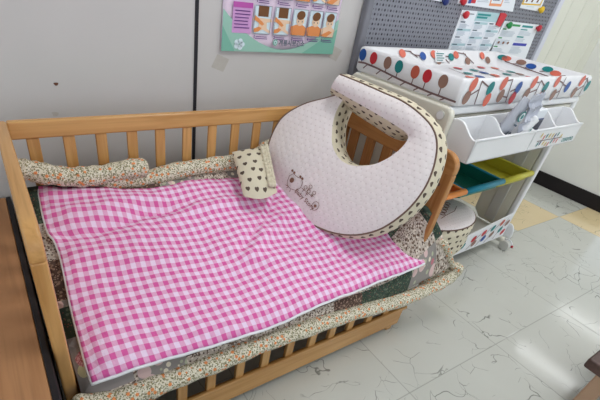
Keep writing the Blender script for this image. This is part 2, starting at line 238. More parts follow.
# floor tiles
T_ = D['tile']
m = Mat('floor_tiles', .22, .45, srgb(190, 190, 182)); v = m.coord(); px, py, pz = m.sep(v)
ct, st_ = math.cos(T_['th']), math.sin(T_['th'])
qx = (px-T_['ox']); qy = (py-T_['oy'])
tu = (qx*ct+qy*st_)/.5; tv = (qy*ct-qx*st_)/.5
iu = tu.floor(); iv = tv.floor(); fu = tu.fract(); fv = tv.fract()
edge = (fu.min(1-fu)).min(fv.min(1-fv))
chk = ((iu+iv).mod2() < .5)*(iu > 2.5)
rnd = m.white(m.comb(iu, iv, 2))
sh = m.comb(px+rnd*7, py+rnd*3, rnd)
warp = m.noise(sh, 3.2, 4)
wv = m.comb(px+rnd*7+warp*.5, py+rnd*3+m.noise(sh, 2.1, 3)*.5, rnd)
vd = m.vor(wv, 7.0, 'DISTANCE_TO_EDGE')
mask = m.smooth(m.noise(sh, 6, 2), .49, .55)
vein = (1-m.smooth(vd, .001, .011))*mask
vd2 = m.vor(wv, 11.0, 'DISTANCE_TO_EDGE')
vein2 = (1-m.smooth(vd2, .002, .014))*m.smooth(m.noise(sh, 9, 2), .54, .58)
cloud = m.noise(sh, 4, 4)
cg = m.mix(cloud, srgb(190, 190, 183), srgb(204, 204, 197))
cy = m.mix(cloud, srgb(216, 194, 152), srgb(228, 208, 168))
c = m.mix(chk, cg, cy)
c = m.mix((vein.max(vein2*.8))*.75, c, srgb(96, 96, 90))
c = m.mix((1-m.smooth(edge, .001, .006))*.5, c, srgb(128, 128, 120))
m.color(c)
rg = m.noise(v, 7, 4)*.10+.06
m.t.links.new(rg.k, m.b.inputs['Roughness'])
m.bump(m.smooth(edge, 0, .01)+m.noise(v, 9, 3)*.5, .12, .002); M['floor_tiles'] = m.m
m = Mat('diffuser', .5, .2, (1, 1, 1, 1)); m.b.inputs['Emission Color'].default_value = (.97, .985, 1, 1); m.b.inputs['Emission Strength'].default_value = 19; M['diffuser'] = m.m
m = Mat('diffuser_dim', .5, .2, (1, 1, 1, 1)); m.b.inputs['Emission Color'].default_value = (.97, .985, 1, 1); m.b.inputs['Emission Strength'].default_value = 11; M['diffuser_dim'] = m.m
# ------------------------------------------------------------------ objects
def link(o, parent=None):
    col.objects.link(o)
    if parent is not None: o.parent = parent
    return o
def empty(name, loc, label, cat, group=None, rz=0):
    o = bpy.data.objects.new(name, None); o.empty_display_size = .05
    o.location = loc; o.rotation_euler = (0, 0, rz); link(o)
    tag(o, label, cat, group); return o
def tag(o, label, cat=None, group=None):
    o['label'] = label
    if cat: o['category'] = cat
    if group: o['group'] = group
    return o
def build(name, bm, mats, parent=None, smooth=False, bevel=0, sub=0, solid=0, label=None, seg=2):
    me = bpy.data.meshes.new(name); bmesh.ops.recalc_face_normals(bm, faces=bm.faces) if not solid and name not in NORECALC else None
    bm.to_mesh(me); bm.free()
    for k in (mats if isinstance(mats, (list, tuple)) else [mats]): me.materials.append(M[k])
    if smooth:
        for p in me.polygons: p.use_smooth = True
    o = bpy.data.objects.new(name, me); link(o, parent)
    if solid:
        md = o.modifiers.new('s', 'SOLIDIFY'); md.thickness = solid; md.offset = -1
    if bevel:
        md = o.modifiers.new('b', 'BEVEL'); md.width = bevel; md.segments = seg; md.limit_method = 'ANGLE'; md.angle_limit = .6
        if not smooth:
            for p in me.polygons: p.use_smooth = True
            md.harden_normals = True
    if sub:
        md = o.modifiers.new('u', 'SUBSURF'); md.levels = sub; md.render_levels = sub
    if label: o['label'] = label
    return o
NORECALC = set()
def bm_box(bm, a, b, mi=0):
    x0, y0, z0 = a; x1, y1, z1 = b
    vs = [bm.verts.new(p) for p in ((x0, y0, z0), (x1, y0, z0), (x1, y1, z0), (x0, y1, z0), (x0, y0, z1), (x1, y0, z1), (x1, y1, z1), (x0, y1, z1))]
    for f in ((0, 3, 2, 1), (4, 5, 6, 7), (0, 1, 5, 4), (1, 2, 6, 5), (2, 3, 7, 6), (3, 0, 4, 7)):
        bm.faces.new([vs[i] for i in f]).material_index = mi
def box(name, a, b, mat, parent=None, bevel=.003, label=None):
    bm = bmesh.new(); bm_box(bm, a, b); return build(name, bm, mat, parent, bevel=bevel, label=label)
def bm_prism(bm, pts, d, mi=0):            # polygon (3-D points) extruded by vector d
    n = len(pts); d = V(d)
    a = [bm.verts.new(V(p)) for p in pts]; b = [bm.verts.new(V(p)+d) for p in pts]
    fs = [bm.faces.new(a[::-1]), bm.faces.new(b)]
    for i in range(n): fs.append(bm.faces.new((a[i], a[(i+1) % n], b[(i+1) % n], b[i])))
    for f in fs: f.material_index = mi
def prism(name, pts, d, mat, parent=None, bevel=.003, label=None):
    bm = bmesh.new(); bm_prism(bm, pts, d); return build(name, bm, mat, parent, bevel=bevel, label=label)
def catmull(P, n):
    P = [V(p) for p in P]; out = []
    Q = [P[0]*2-P[1]]+P+[P[-1]*2-P[-2]]
    for i in range(1, len(Q)-2):
        for k in range(n):
            t = k/n; a, b, c, d = Q[i-1], Q[i], Q[i+1], Q[i+2]
            out.append(.5*((2*b)+(c-a)*t+(2*a-5*b+4*c-d)*t*t+(3*b-a-3*c+d)*t**3))
    out.append(P[-1]); return out
def bm_tube(bm, path, r, seg=10, mi=0, closed=False, squash=1, cap=True):
    path = [V(p) for p in path]; n = len(path); rings = []
    up = V((0, 0, 1))
    for i, p in enumerate(path):
        if closed: t = path[(i+1) % n]-path[i-1]
        else: t = path[min(i+1, n-1)]-path[max(i-1, 0)]
        t.normalize()
        s = t.cross(up)
        if s.length < 1e-3: s = t.cross(V((0, 1, 0)))
        s.normalize(); w = s.cross(t).normalized()
        rr = r[i] if isinstance(r, (list, tuple)) else r
        rings.append([bm.verts.new(p+s*rr*math.cos(a)+w*rr*squash*math.sin(a)) for a in (2*math.pi*k/seg for k in range(seg))])
    m = n if closed else n-1
    for i in range(m):
        A, B = rings[i], rings[(i+1) % n]
        for k in range(seg):
            bm.faces.new((A[k], A[(k+1) % seg], B[(k+1) % seg], B[k])).material_index = mi
    if not closed and cap:
        bm.faces.new(rings[0][::-1]).material_index = mi; bm.faces.new(rings[-1]).material_index = mi
def tube(name, path, r, mat, parent=None, seg=12, closed=False, squash=1, label=None):
    bm = bmesh.new(); bm_tube(bm, path, r, seg, closed=closed, squash=squash)
    return build(name, bm, mat, parent, smooth=True, label=label)
class Flat:                                # printed shapes laid on a plane: o + u*a + v*b, lifted by h along n
    def __init__(s, bm, o, u, v, n, h=.0006): s.bm, s.o, s.u, s.v, s.n, s.h = bm, V(o), V(u), V(v), V(n).normalized(), h
    def P(s, a, b, k=0): return s.o+s.u*a+s.v*b+s.n*(s.h*(1+k))
    def poly(s, pts, mi, k=0):
        vs = [s.bm.verts.new(s.P(a, b, k)) for a, b in pts]
        f = s.bm.faces.new(vs); f.normal_update(); f.material_index = mi
        if f.normal.dot(s.n) < 0: f.normal_flip()
    def rect(s, a0, b0, a1, b1, mi, k=0): s.poly([(a0, b0), (a1, b0), (a1, b1), (a0, b1)], mi, k)
    def oval(s, a, b, ra, rb, mi, ang=0, k=1, seg=20):
        c, d = math.cos(ang), math.sin(ang)
        s.poly([(a+ra*math.cos(t)*c-rb*math.sin(t)*d, b+ra*math.cos(t)*d+rb*math.sin(t)*c) for t in (2*math.pi*i/seg for i in range(seg))], mi, k)
    def line(s, a, b, w, mi, k=0):
        dx, dy = b[0]-a[0], b[1]-a[1]; L = math.hypot(dx, dy) or 1; nx, ny = -dy/L*w/2, dx/L*w/2
        s.poly([(a[0]+nx, a[1]+ny), (a[0]-nx, a[1]-ny), (b[0]-nx, b[1]-ny), (b[0]+nx, b[1]+ny)], mi, k)
def text(name, s, size, origin, u, v, mat, parent=None, depth=.0004, align='LEFT', bold=0):
    c = bpy.data.curves.new('t', 'FONT'); c.body = s; c.size = size; c.align_x = align; c.offset = bold; c.resolution_u = 3
    o = bpy.data.objects.new('t', c); col.objects.link(o)
    dg = bpy.context.evaluated_depsgraph_get(); me = bpy.data.meshes.new_from_object(o.evaluated_get(dg))
    bpy.data.objects.remove(o)
    u = V(u).normalized(); v = V(v).normalized(); n = u.cross(v)
    me.name = name
    for q in me.vertices: q.co = V(origin)+u*q.co.x+v*q.co.y+n*depth
    me.materials.clear(); me.materials.append(M[mat])
    p = bpy.data.objects.new(name, me); return link(p, parent)
def struct(o): o['kind'] = 'structure'; return o
# ------------------------------------------------------------------ the room
XR, YW, HC = 3.38, 1.30, 2.45
fb_ = bmesh.new(); bm_box(fb_, (-1.6, -3.2, -.05), (8.2, YW+.12, 0)); struct(build('floor', fb_, 'floor_tiles'))
struct(box('ceiling', (-1.6, -3.2, HC), (8.2, YW+.12, HC+.06), 'ceiling_paint', bevel=0))
SX = .584
struct(box('wall_back', (-1.6, YW, 0), (2.66, YW+.1, HC), 'wall_paint', bevel=0))
struct(box('trim_1', (SX-.0055, YW-.003, 0), (SX+.0055, YW+.0005, HC), 'seam_black', bevel=0))
bm = bmesh.new()                                                # vertical boards with v-grooves, one mesh
xs = 2.66; bw = .153; x0 = xs
while x0 < XR+.05:
    x1 = min(x0+bw, XR+.1); g = .005
    bm_prism(bm, [(x0+.0005, YW+.1, 0), (x0+.0005, YW+.006, 0), (x0+g, YW, 0), (x1-g, YW, 0), (x1-.0005, YW+.006, 0), (x1-.0005, YW+.1, 0)], (0, 0, HC)); x0 = x1
struct(build('wall_back_panelling', bm, 'panelling'))
struct(box('wall_right', (XR, .69, 0), (XR+.1, YW, HC), 'side_wall_paint', bevel=0))
struct(box('baseboard_right', (XR-.012, .69, 0), (XR, YW, .098), 'black_rubber', bevel=.002))
struct(box('baseboard_back', (2.66, YW-.012, 0), (XR-.012, YW, .098), 'black_rubber', bevel=.002))
# ceiling lights
def ceiling_light(x, y, lx, ly, label, dm='diffuser'):
    t = empty('ceiling_light', (x, y, HC-.03), label, 'ceiling light', 'fluorescent ceiling lights')
    bm = bmesh.new(); bm_box(bm, (-lx/2-.03, -ly/2-.03, 0), (lx/2+.03, ly/2+.03, .03)); build('housing', bm, 'white_plastic', t, bevel=.004)
    bm = bmesh.new(); bm_box(bm, (-lx/2, -ly/2, -.008), (lx/2, ly/2, .002)); build('diffuser', bm, dm, t)
    return t
ceiling_light(4.95, .68, .14, .85, 'flat white ceiling light past the end of the right wall', 'diffuser_dim')
ceiling_light(6.32, .72, .14, .80, 'flat white ceiling light farthest from the crib', 'diffuser_dim')
ceiling_light(2.7, -.05, .26, 1.2, 'flat white ceiling light over the open floor in front of the changing table')
ceiling_light(1.05, .28, .26, 1.2, 'flat white ceiling light nearest to the crib')
# marks on the wall
for i, (p, r, lab) in enumerate(((D['nails'][0], .0055, 'small dark nail hole in the wall above the crib'), (D['nails'][1], .008, 'faint round stain on the wall just above the crib rail'))):
    bm = bmesh.new(); F = Flat(bm, (p[0], YW, p[1]), (1, 0, 0), (0, 0, 1), (0, -1, 0), .0008)
    F.poly([(r*(1+.3*math.sin(3*t+i))*math.cos(t), r*(1+.25*math.cos(2*t))*math.sin(t)) for t in (2*math.pi*k/14 for k in range(14))], 0)
    o = build('wall_stain', bm, 'stain' if i == 0 else 'tape'); tag(o, lab, 'stain')
for p, lab in (((.67, .80), 'yellowed tape scrap on the wall at lower left of the poster'), ((1.165, .84), 'yellowed tape scrap on the wall at lower right of the poster')):
    bm = bmesh.new(); F = Flat(bm, (p[0], YW, p[1]), (1, 0, 0), (0, 0, 1), (0, -1, 0), .0006)
    F.poly([(-.03, -.01), (.015, -.025), (.035, .015), (-.01, .03)], 0); tag(build('tape_scrap', bm, 'tape'), lab, 'tape')
# ------------------------------------------------------------------ poster
PB = D['poster']; px0, px1 = .676, 1.146; pz0, pz1 = .842, 1.42
px0 = .668; post = empty('poster', (px0, YW, pz0), 'pink and mint baby massage instruction poster on the wall above the crib', 'poster')
bm = bmesh.new(); w_ = px1-px0; h_ = pz1-pz0
NX = 24
def curl(a, b): return -.004-.004*math.sin(a/w_*math.pi*2.2)*max(0, 1-b/.12)
g = [[bm.verts.new((a, curl(a, b), b)) for a in [w_*i/NX for i in range(NX+1)]] for b in [h_*j/16 for j in range(17)]]
for j in range(16):
    for i in range(NX): bm.faces.new((g[j][i], g[j][i+1], g[j+1][i+1], g[j+1][i]))
build('sheet', bm, 'poster_pink', post, smooth=True, solid=.0006)
mats = ['poster_mint', 'poster_mint_dark', 'poster_purple', 'poster_purple_dark', 'poster_sky', 'poster_ice', 'skin', 'skin_orange', 'hair', 'print_purple', 'print_dark', 'paper']
bm = bmesh.new(); F = Flat(bm, (0, -.0085, 0), (1, 0, 0), (0, 0, 1), (0, -1, 0), .0007)
def arc(cx, cz, R, a0, a1, n=18): return [(cx+R*math.cos(a0+(a1-a0)*i/n), cz+R*math.sin(a0+(a1-a0)*i/n)) for i in range(n+1)]
am = lambda q: .010+.11*abs(2*q-1)**1.9
for i in range(24): F.poly([(w_*i/24, 0), (w_*(i+1)/24, 0), (w_*(i+1)/24, am((i+1)/24)), (w_*i/24, am(i/24))], 0)
F.poly([(0, 0), (.05, 0), (0, .075)], 1, 1); F.poly([(w_, 0), (w_-.15, 0), (w_, .085)], 1, 1)
for k in range(5):
    a_ = 2*math.pi*k/5; F.oval(.065+.012*math.cos(a_), .022+.010*math.sin(a_), .009, .008, 5, 0, 2, 10)
def lines(a0, b0, a1, n, dz, mi, hgt=.0035, k=3):
    for i in range(n):
        F.rect(a0+.002*random.random(), b0-i*dz, a1-random.random()*(a1-a0)*.3, b0-i*dz+hgt, mi, k)
F.rect(.034, .055, .105, .142, 2, 1); F.rect(.034, .127, .105, .142, 3, 2); lines(.040, .117, .099, 6, .0095, 9, .0028)
F.rect(.040, .155, .110, .235, 4, 1); lines(.048, .215, .104, 5, .0095, 10, .0028)
def baby(a, b, w, h, kind):
    F.rect(a, b, a+w, b+h, 5, 1)
    cx = a+w/2; cz = b+h/2; k_ = w/.058; m_ = h/.112
    if kind in (0, 1):                      # lying baby seen from above, adult hands
        F.rect(cx-.016*k_, b+h*.62, cx+.020*k_, b+h, 8, 2)
        F.poly([(cx-.030*k_, b+h*.58), (cx+.032*k_, b+h*.55), (cx+.036*k_, b+h*.45), (cx+.016*k_, b+h*.42), (cx+.018*k_, b+h*.2), (cx+.034*k_, b+h*.1), (cx+.028*k_, b+.003), (cx+.004*k_, b+h*.16), (cx-.022*k_, b+.003), (cx-.030*k_, b+h*.1), (cx-.012*k_, b+h*.25), (cx-.012*k_, b+h*.42), (cx-.034*k_, b+h*.48)], 6, 3)
        F.poly([(a+.001, b+h*.66), (a+w*.5, b+h*.44), (a+w*.62, b+h*.36), (a+w*.5, b+h*.30), (a+.001, b+h*.5)], 7, 4)
        F.poly([(a+.001, b+h*.06), (a+w*.3, b+h*.08), (a+w*.5, b+h*.22), (a+w*.3, b+h*.25), (a+.001, b+h*.18)], 7, 4)
    else:
        F.poly([(cx-.03*k_, b+.002), (cx-.034*k_, b+h*.34), (cx-.014*k_, b+h*.42), (cx+.016*k_, b+h*.42), (cx+.034*k_, b+h*.30), (cx+.028*k_, b+.002)], 7 if kind != 4 else 6, 2)
        F.oval(cx+.002*k_, b+h*.58, .017, .020*.8, 6, 0, 3); F.oval(cx+.002*k_, b+h*.78, .018, .0135, 8, .2, 4)
        F.oval(cx-.006*k_, b+h*.55, .002, .0025, 10, 0, 5, 8); F.oval(cx+.009*k_, b+h*.55, .002, .0025, 10, 0, 5, 8)
        F.poly([(cx-.036*k_, b+h*.08), (cx-.006*k_, b+h*.02), (cx+.020*k_, b+h*.22), (cx+.004*k_, b+h*.28)], 7, 5)
    for q in ((a, b, a+w, b+.0012), (a, b+h-.0012, a+w, b+h), (a, b, a+.0012, b+h), (a+w-.0012, b, a+w, b+h)): F.rect(*q, 10, 6)
BX = (.113, .193, .268, .338, .404)
for r_, zz in enumerate((.056, .160, .264, .368, .472)):
    for i in range(5):
        baby(BX[i], zz, .064-.002*i, .082, (i, (2, 0, 3, 1, 4)[i], (0, 2, 1, 3, 4)[i])[r_ % 3]); lines(BX[i]+.010, zz-.010, BX[i]+.06, 2, .0055, 9, .0022)
F.oval(.206, .032, .0095, .0105, 1, 0, 4); F.oval(.206, .032, .006, .0065, 5, 0, 5); F.oval(.206, .032, .003, .0035, 1, 0, 6)
build('printed_pictures', bm, mats, post)
text('printed_text', '\uacc4\ub8e1\uc2dc\ubcf4\uac74\uc18c', .0205, (.220, -.0085, .0245), (1, 0, 0), (0, 0, 1), 'print_dark', post, .004, bold=.0005)
for i in range(5):
    for zz in (.043, .147, .251): text('printed_number', str(i+1), .013, (BX[i]+.002, -.0085, zz), (1, 0, 0), (0, 0, 1), 'print_purple', post, .004, bold=.0005)
# ------------------------------------------------------------------ peg board with pinned papers
pg = empty('pegboard', (1.25, YW, .75), 'large grey perforated pegboard on the wall behind the changing table', 'pegboard')
GX0, GX1, GZ0, GZ1 = 1.252, 2.64, .735, 1.62
box('board', (.035, -.020, .02), (GX1-GX0-.03, -.003, GZ1-.75), 'pegboard', pg, .0)
box('frame_side', (0, -.032, -.0), (.036, -.001, GZ1-.75), 'metal_grey', pg, .008)
box('frame_side', (GX1-GX0-.03, -.034, -.0), (GX1-GX0+.012, -.001, GZ1-.75), 'frame_white', pg, .003, label='shiny white metal edge strip')
box('frame_bottom', (.036, -.030, -.0), (GX1-GX0-.03, -.001, .022), 'metal_grey', pg, .004)
YP = YW-.020
def sheet(quad, label, draw, mats, name='pinned_paper', cat='paper'):
    q = [V((a, YP-.002, b)) for a, b in quad]
    o = q[3]; u = (q[2]-q[3]); v = (q[0]-q[3])                  # v runs down the page
    L, H = u.length, v.length; u.normalize(); v.normalize()
    bm = bmesh.new()
    vs = [bm.verts.new(p) for p in q]+[bm.verts.new(p+V((0, .0012, 0))) for p in q]
    for f in ((0, 1, 2, 3), (7, 6, 5, 4), (0, 4, 5, 1), (1, 5, 6, 2), (2, 6, 7, 3), (3, 7, 4, 0)): bm.faces.new([vs[i] for i in f])
    bmesh.ops.recalc_face_normals(bm, faces=bm.faces)
    F = Flat(bm, o, u, v, (0, -1, 0), .0005); draw(F, L, H)
    NORECALC.add(name)
    ob = build(name, bm, mats); tag(ob, label, cat); return ob
PM = ['paper', 'paper_teal', 'print_dark', 'print_light', 'print_teal', 'print_green', 'print_blueviolet', 'paper_orange', 'ink_red', 'paper_yellow', 'print_brown', 'ink_blue']
def txt(F, a0, b0, a1, n, dz, mi, h=.003):
    for i in range(n): F.rect(a0, b0+i*dz, a0+(a1-a0)*(.6+.4*random.random()), b0+i*dz+h, mi, 1)
def d_time(F, L, H):
    F.rect(L*.33, 0, L, H*.24, 1, 0); F.rect(L*.36, H*.05, L*.66, H*.10, 4, 1); F.rect(L*.36, H*.12, L*.6, H*.17, 4, 1); F.rect(L*.12, H*.07, L*.28, H*.09, 2, 1)
    for i in range(3):
        a = L*(.03+.325*i)
        for j in range(4):
            b = H*(.27+.19*j)
            if (i+j) % 2: F.rect(a, b-H*.01, a+L*.30, b+H*.05, 1, 0)
            F.rect(a+L*.02, b, a+L*.12, b+H*.03, 2, 1); txt(F, a+L*.02, b+H*.065, a+L*.27, 4, H*.028, 3, .0025)
    for i in (1, 2): F.line((L*(.01+.325*i), H*.26), (L*(.01+.325*i), H), .0015, 3, 1)
def d_notice(F, L, H):
    F.rect(L*.14, H*.06, L*.48, H*.12, 5, 0); F.rect(L*.54, H*.06, L*.86, H*.12, 4, 0)
    for j in range(3):
        F.rect(L*.05, H*(.2+.25*j), L*.15, H*(.235+.25*j), 5, 1); txt(F, L*.05, H*(.27+.25*j), L*.44, 5, H*.033, 3, .0025)
    F.rect(L*.54, H*.17, L*.74, H*.20, 4, 1); txt(F, L*.54, H*.23, L*.9, 4, H*.033, 3, .0025); F.rect(L*.54, H*.38, L*.74, H*.42, 4, 1); txt(F, L*.54, H*.45, L*.9, 3, H*.033, 3, .0025)
    F.rect(L*.54, H*.58, L*.95, H*.66, 6, 1); txt(F, L*.54, H*.70, L*.92, 6, H*.035, 3, .0025)
    for i in range(3): F.oval(L*(.12+.13*i), H*.60, L*.03, H*.04, 10, 0, 2, 10)
def d_leaf(F, L, H):
    F.rect(L*.56, H*.1, L*.80, H*1., 7, 0); F.rect(L*.58, H*.3, L*.78, H*.88, 0, 1)
    F.rect(L*.17, H*.45, L*.3, H*.93, 8, 0); F.rect(L*.17, H*.70, L*.22, H*.95, 11, 1)
    txt(F, L*.32, H*.5, L*.54, 5, H*.08, 3, .0025); txt(F, L*.60, H*.5, L*.76, 3, H*.1, 2, .004); txt(F, L*.83, H*.7, L*.95, 2, H*.08, 3, .0025)
def d_card(F, L, H):
    F.rect(0, 0, L, H*.86, 9, 0); F.rect(L*.06, H*.03, L*.94, H*.80, 0, 1)
    for i in range(3): F.poly([(L*(.12+.28*i), H*.74), (L*(.20+.28*i), H*.74), (L*(.30+.28*i), H*.3), (L*(.22+.28*i), H*.3)], 10, 2)
    F.rect(L*.3, H*.92, L*.7, H*.94, 3, 1)
def d_blue(F, L, H):
    F.rect(0, H*.9, L, H, 2, 0); F.rect(L*.7, H*.2, L, H, 11, 1)
pp = D['papers']
pq = lambda k: [(max(1.3, a), b) for a, b in pp[k]]
sheet(pq('timetable'), 'large white paper with teal tables pinned low on the pegboard', d_time, PM)
sheet(pq('notice'), 'white notice with green and purple headings pinned at the pegboard right edge', d_notice, PM)
sheet(pq('leaflet'), 'white folded leaflet with an orange panel at the top of the pegboard', d_leaf, PM, 'pinned_leaflet', 'leaflet')
sheet(pq('card'), 'yellow bordered card with dark slanted bars at the pegboard top right', d_card, PM, 'pinned_card', 'card')
sheet(pq('blue'), 'paper with a dark blue corner at the pegboard top edge', d_blue, PM)
def pin(p, mat, label):
    t = empty('push_pin', (p[0], YP-.003, p[1]), label, 'push pin', 'push pins in the pegboard')
    for nm, prof in (('head', [(.014, -.010), (.016, -.016), (.013, -.022), (.001, -.024)]), ('collar', [(.007, 0), (.008, -.004), (.006, -.010)])):
        bm = bmesh.new(); rings = [[bm.verts.new((r*math.cos(a), y, r*math.sin(a))) for a in (2*math.pi*k/14 for k in range(14))] for r, y in prof]
        for i in range(len(rings)-1):
            for k in range(14): bm.faces.new((rings[i][k], rings[i][(k+1) % 14], rings[i+1][(k+1) % 14], rings[i+1][k]))
        bm.faces.new(rings[0]); bm.faces.new(rings[-1]); build(nm, bm, mat, t, smooth=True)
P_ = D['pins']
pin(P_['red'][0], 'ink_red', 'round red pin at the upper left of the teal table paper'); pin(P_['red'][1], 'ink_red', 'round red pin on the folded leaflet at the pegboard top')
pin(P_['green'][0], 'ink_green', 'green pin at the top left of the small notice'); pin(P_['crimson'][0], 'ink_crimson', 'dark red pin at the top right of the small notice')
pin(P_['yellow'][0], 'paper_yellow', 'yellow pin under the yellow bordered card'); pin(P_['navy'][0], 'ink_navy', 'blue pin beside the blue cornered paper')
cp = D['clip']; bm = bmesh.new()
bm_prism(bm, [(a, YP-.010, b) for a, b in cp], (0, .006, 0)); tag(build('paper_ribbon', bm, 'ink_red', bevel=.001), 'folded red ribbon pinned at the right of the teal table paper', 'ribbon')
# ------------------------------------------------------------------ crib
crib = empty('baby_crib', (.575, .88, 0), 'low wooden slatted baby crib against the wall, holding patchwork bedding', 'crib')
OC = V((.575, .88, 0))
def cb(name, a, b, mat, parent=crib, bevel=.006, label=None):
    o = box(name, [a[i]-OC[i] for i in range(3)], [b[i]-OC[i] for i in range(3)], mat, parent, bevel, label); return o
CX1 = 1.155
cb('back_rail', (.022, 1.148, .648), (1.128, 1.170, .695), 'wood_x', label='light varnished top rail at the wall side')
cb('back_bottom_rail', (.022, 1.148, .06), (1.128, 1.170, .12), 'wood_x')
bs = D['bslat']; bs = bs+[bs[-1]+.085, bs[-1]+.17, bs[-1]+.25]
for xx in bs:
    cb('slat', (xx-.016, 1.152, .12), (xx+.014, 1.163, .649), 'wood_z', bevel=.003)
# end panels: arched board top with two posts and slats
def end_panel(x0, x1, tag_, mz):
    y0, y1 = .622, 1.172
    prof = [(y0, .64)]
    prof += [(y0+.05-.05*math.cos(t), .66+.045*math.sin(t)) for t in [math.pi/2*i/6 for i in range(7)]]
    prof += [(y1-.05+.05*math.sin(t), .66+.045*math.cos(t)) for t in [math.pi/2*i/6 for i in range(7)]]
    prof += [(y1, .64), (y1-.07, .625), (y0+.07, .625)]
    p = [V((x0, a, b))-OC for a, b in prof]
    prism('end_top_rail', p, (x1-x0, 0, 0), mz+'y', crib, .006)
    for ya, yb in ((y0, y0+.062), (y1-.062, y1)):
        cb('post', (x0, ya, 0 if ya > 1 else .02), (x1, yb, .642), mz+'z', bevel=.005)
    cb('end_bottom_rail', (x0+.003, y0+.06, .06), (x1-.003, y1-.06, .12), mz+'y')
    n = 5
    for i in range(n):
        yc = y0+.062+(y1-y0-.124)*(i+.5)/n
        cb('slat', (x0+.006, yc-.021, .12), (x1-.006, yc+.021, .628), mz+'z', bevel=.003)
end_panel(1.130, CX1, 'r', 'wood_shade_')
end_panel(-.004, .023, 'l', 'wood_')
bm = bmesh.new(); bm_tube(bm, [V((1.128, .655, .60))-OC, V((1.1295, .655, .60))-OC], .006, 12); build('bolt', bm, 'print_brown', crib, label='dark bolt head')
for yy in (.655, ):
    bm = bmesh.new(); bm_tube(bm, [V((.0095-.006, yy, .7035))-OC, V((.0095+.006, yy, .7035))-OC], .0, 8) if 0 else bm_box(bm, V((.002, .60, .70))-OC, V((.004, .602, .701))-OC); bm.free()
# lowered front gate
cb('front_bottom_rail', (.0, .598, .022), (1.145, .620, .098), 'wood_x', label='broad bottom rail of the lowered front gate')
cb('front_top_rail', (.0, .600, .235), (1.145, .620, .262), 'wood_x')
fs = D['fslat']; st0 = [fs[0]-.172, fs[0]-.086]+fs[:6]+[.782]+fs[6:]
for xx in st0:
    cb('slat', (xx-.014, .603, .098), (xx+.014, .617, .236), 'wood_z', bevel=.003)
cb('front_ledge', (.0, .594, .098), (1.158, .606, .112), 'wood_x', bevel=.004)
for xx in (.03, 1.09):
    cb('foot', (xx, .602, 0), (xx+.03, .622, .024), 'wood_z', bevel=.006)
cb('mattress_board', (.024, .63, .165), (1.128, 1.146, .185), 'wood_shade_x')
# ------------------------------------------------------------------ bedding
def bedz(x, y): return .13+.35*y
qc = D['qcorner']
quilt = empty('patchwork_quilt', (.575, .88, .19), 'patchwork quilt pad in green, grey and brown florals lining the crib', 'quilt')
OQ = V((.575, .88, .19))
cols = []
def bz(y): return bedz(0, y)-.016
for xx in (.027, .25, .5, .75, 1.0):
    cols.append([(xx, 1.135, bz(1.12)+.02), (xx, 1.0, bz(1.0)-.012), (xx, .85, bz(.85)-.012), (xx, .72, bz(.72)-.01), (xx, .64, bz(.64)-.006), (xx, .592, .285), (xx, .585, .225)])
cols.append([(1.105, 1.135, .50), (1.105, 1.0, .46), (1.105, .85, .45), (1.105, .72, .46), (1.105, .66, .43), (1.118, .600, .33), (1.12, .585, .235)])
cols.append([(1.125, 1.135, .51), (1.125, 1.0, .50), (1.125, .85, .49), (1.125, .74, .50), (1.122, .645, .515), (1.215, .602, .40), (1.31, .575, .28)])
NT = 8
C2 = [catmull(c, NT) for c in cols]
rows = [catmull([c[k] for c in C2], NT) for k in range(len(C2[0]))]
bm = bmesh.new(); uvl = bm.loops.layers.uv.new('UVMap')
gr = []
acc = 0
for j, r in enumerate(rows):
    if j: acc += (r[8]-rows[j-1][8]).length
    line = []; ua = 0
    for i, p in enumerate(r):
        if i: ua += (p-r[i-1]).length
        q = p+V((0, 0, .004*math.sin(p.x*37+p.y*11)*math.sin(p.y*31)))
        line.append((bm.verts.new(q-OQ), ua, acc))
    gr.append(line)
for j in range(len(gr)-1):
    for i in range(len(gr[0])-1):
        f = bm.faces.new((gr[j][i][0], gr[j+1][i][0], gr[j+1][i+1][0], gr[j][i+1][0]))
        for lp, (_, a, b) in zip(f.loops, (gr[j][i], gr[j+1][i], gr[j+1][i+1], gr[j][i+1])): lp[uvl].uv = (a, b)
build('quilt_top', bm, 'patchwork', quilt, smooth=True, solid=.03)
box('mattress_core', V((.03, .63, .187))-OQ, V((1.12, 1.13, .30))-OQ, 'beige_cloth', quilt, .02)
def roll(path, r, name, k=6, wob=.08, squash=.9):
    P = catmull(path, k); rr = [r*(1+wob*math.sin(i*1.7)+wob*.6*math.sin(i*.63+1)) for i in range(len(P))]
    rr[0] *= .55; rr[-1] *= .55
    bm = bmesh.new(); bm_tube(bm, [p-OQ for p in P], rr, 14, squash=squash)
    return build(name, bm, 'floral_cream', quilt, smooth=True, sub=1)
fr = D['froll']
fr2 = [V(p) for p in fr[1:]]
fr2[0].x = -.002
for q in fr2: q.y = .578
roll([V((.0, .578, .30))]+fr2[1:], .027, 'front_border')
roll([(1.345, .585, .255), (1.30, .585, .285), (1.26, .592, .335), (1.225, .596, .375), (1.19, .60, .40)], .015, 'corner_border')
roll([(1.34, .60, .232), (1.27, .602, .205), (1.20, .604, .195)], .022, 'corner_border')
b1 = [(p[0], 1.112, p[2]) for p in D['broll1']]; b1[0] = (.012, 1.108, .592); b1[1] = (.045, 1.11, .584)
roll(b1, .031, 'back_border')
roll([(p[0], 1.118, p[2]) for p in D['broll2']]+[(.86, 1.115, .58), (.95, 1.115, .575), (1.06, 1.11, .57)], .029, 'back_border')
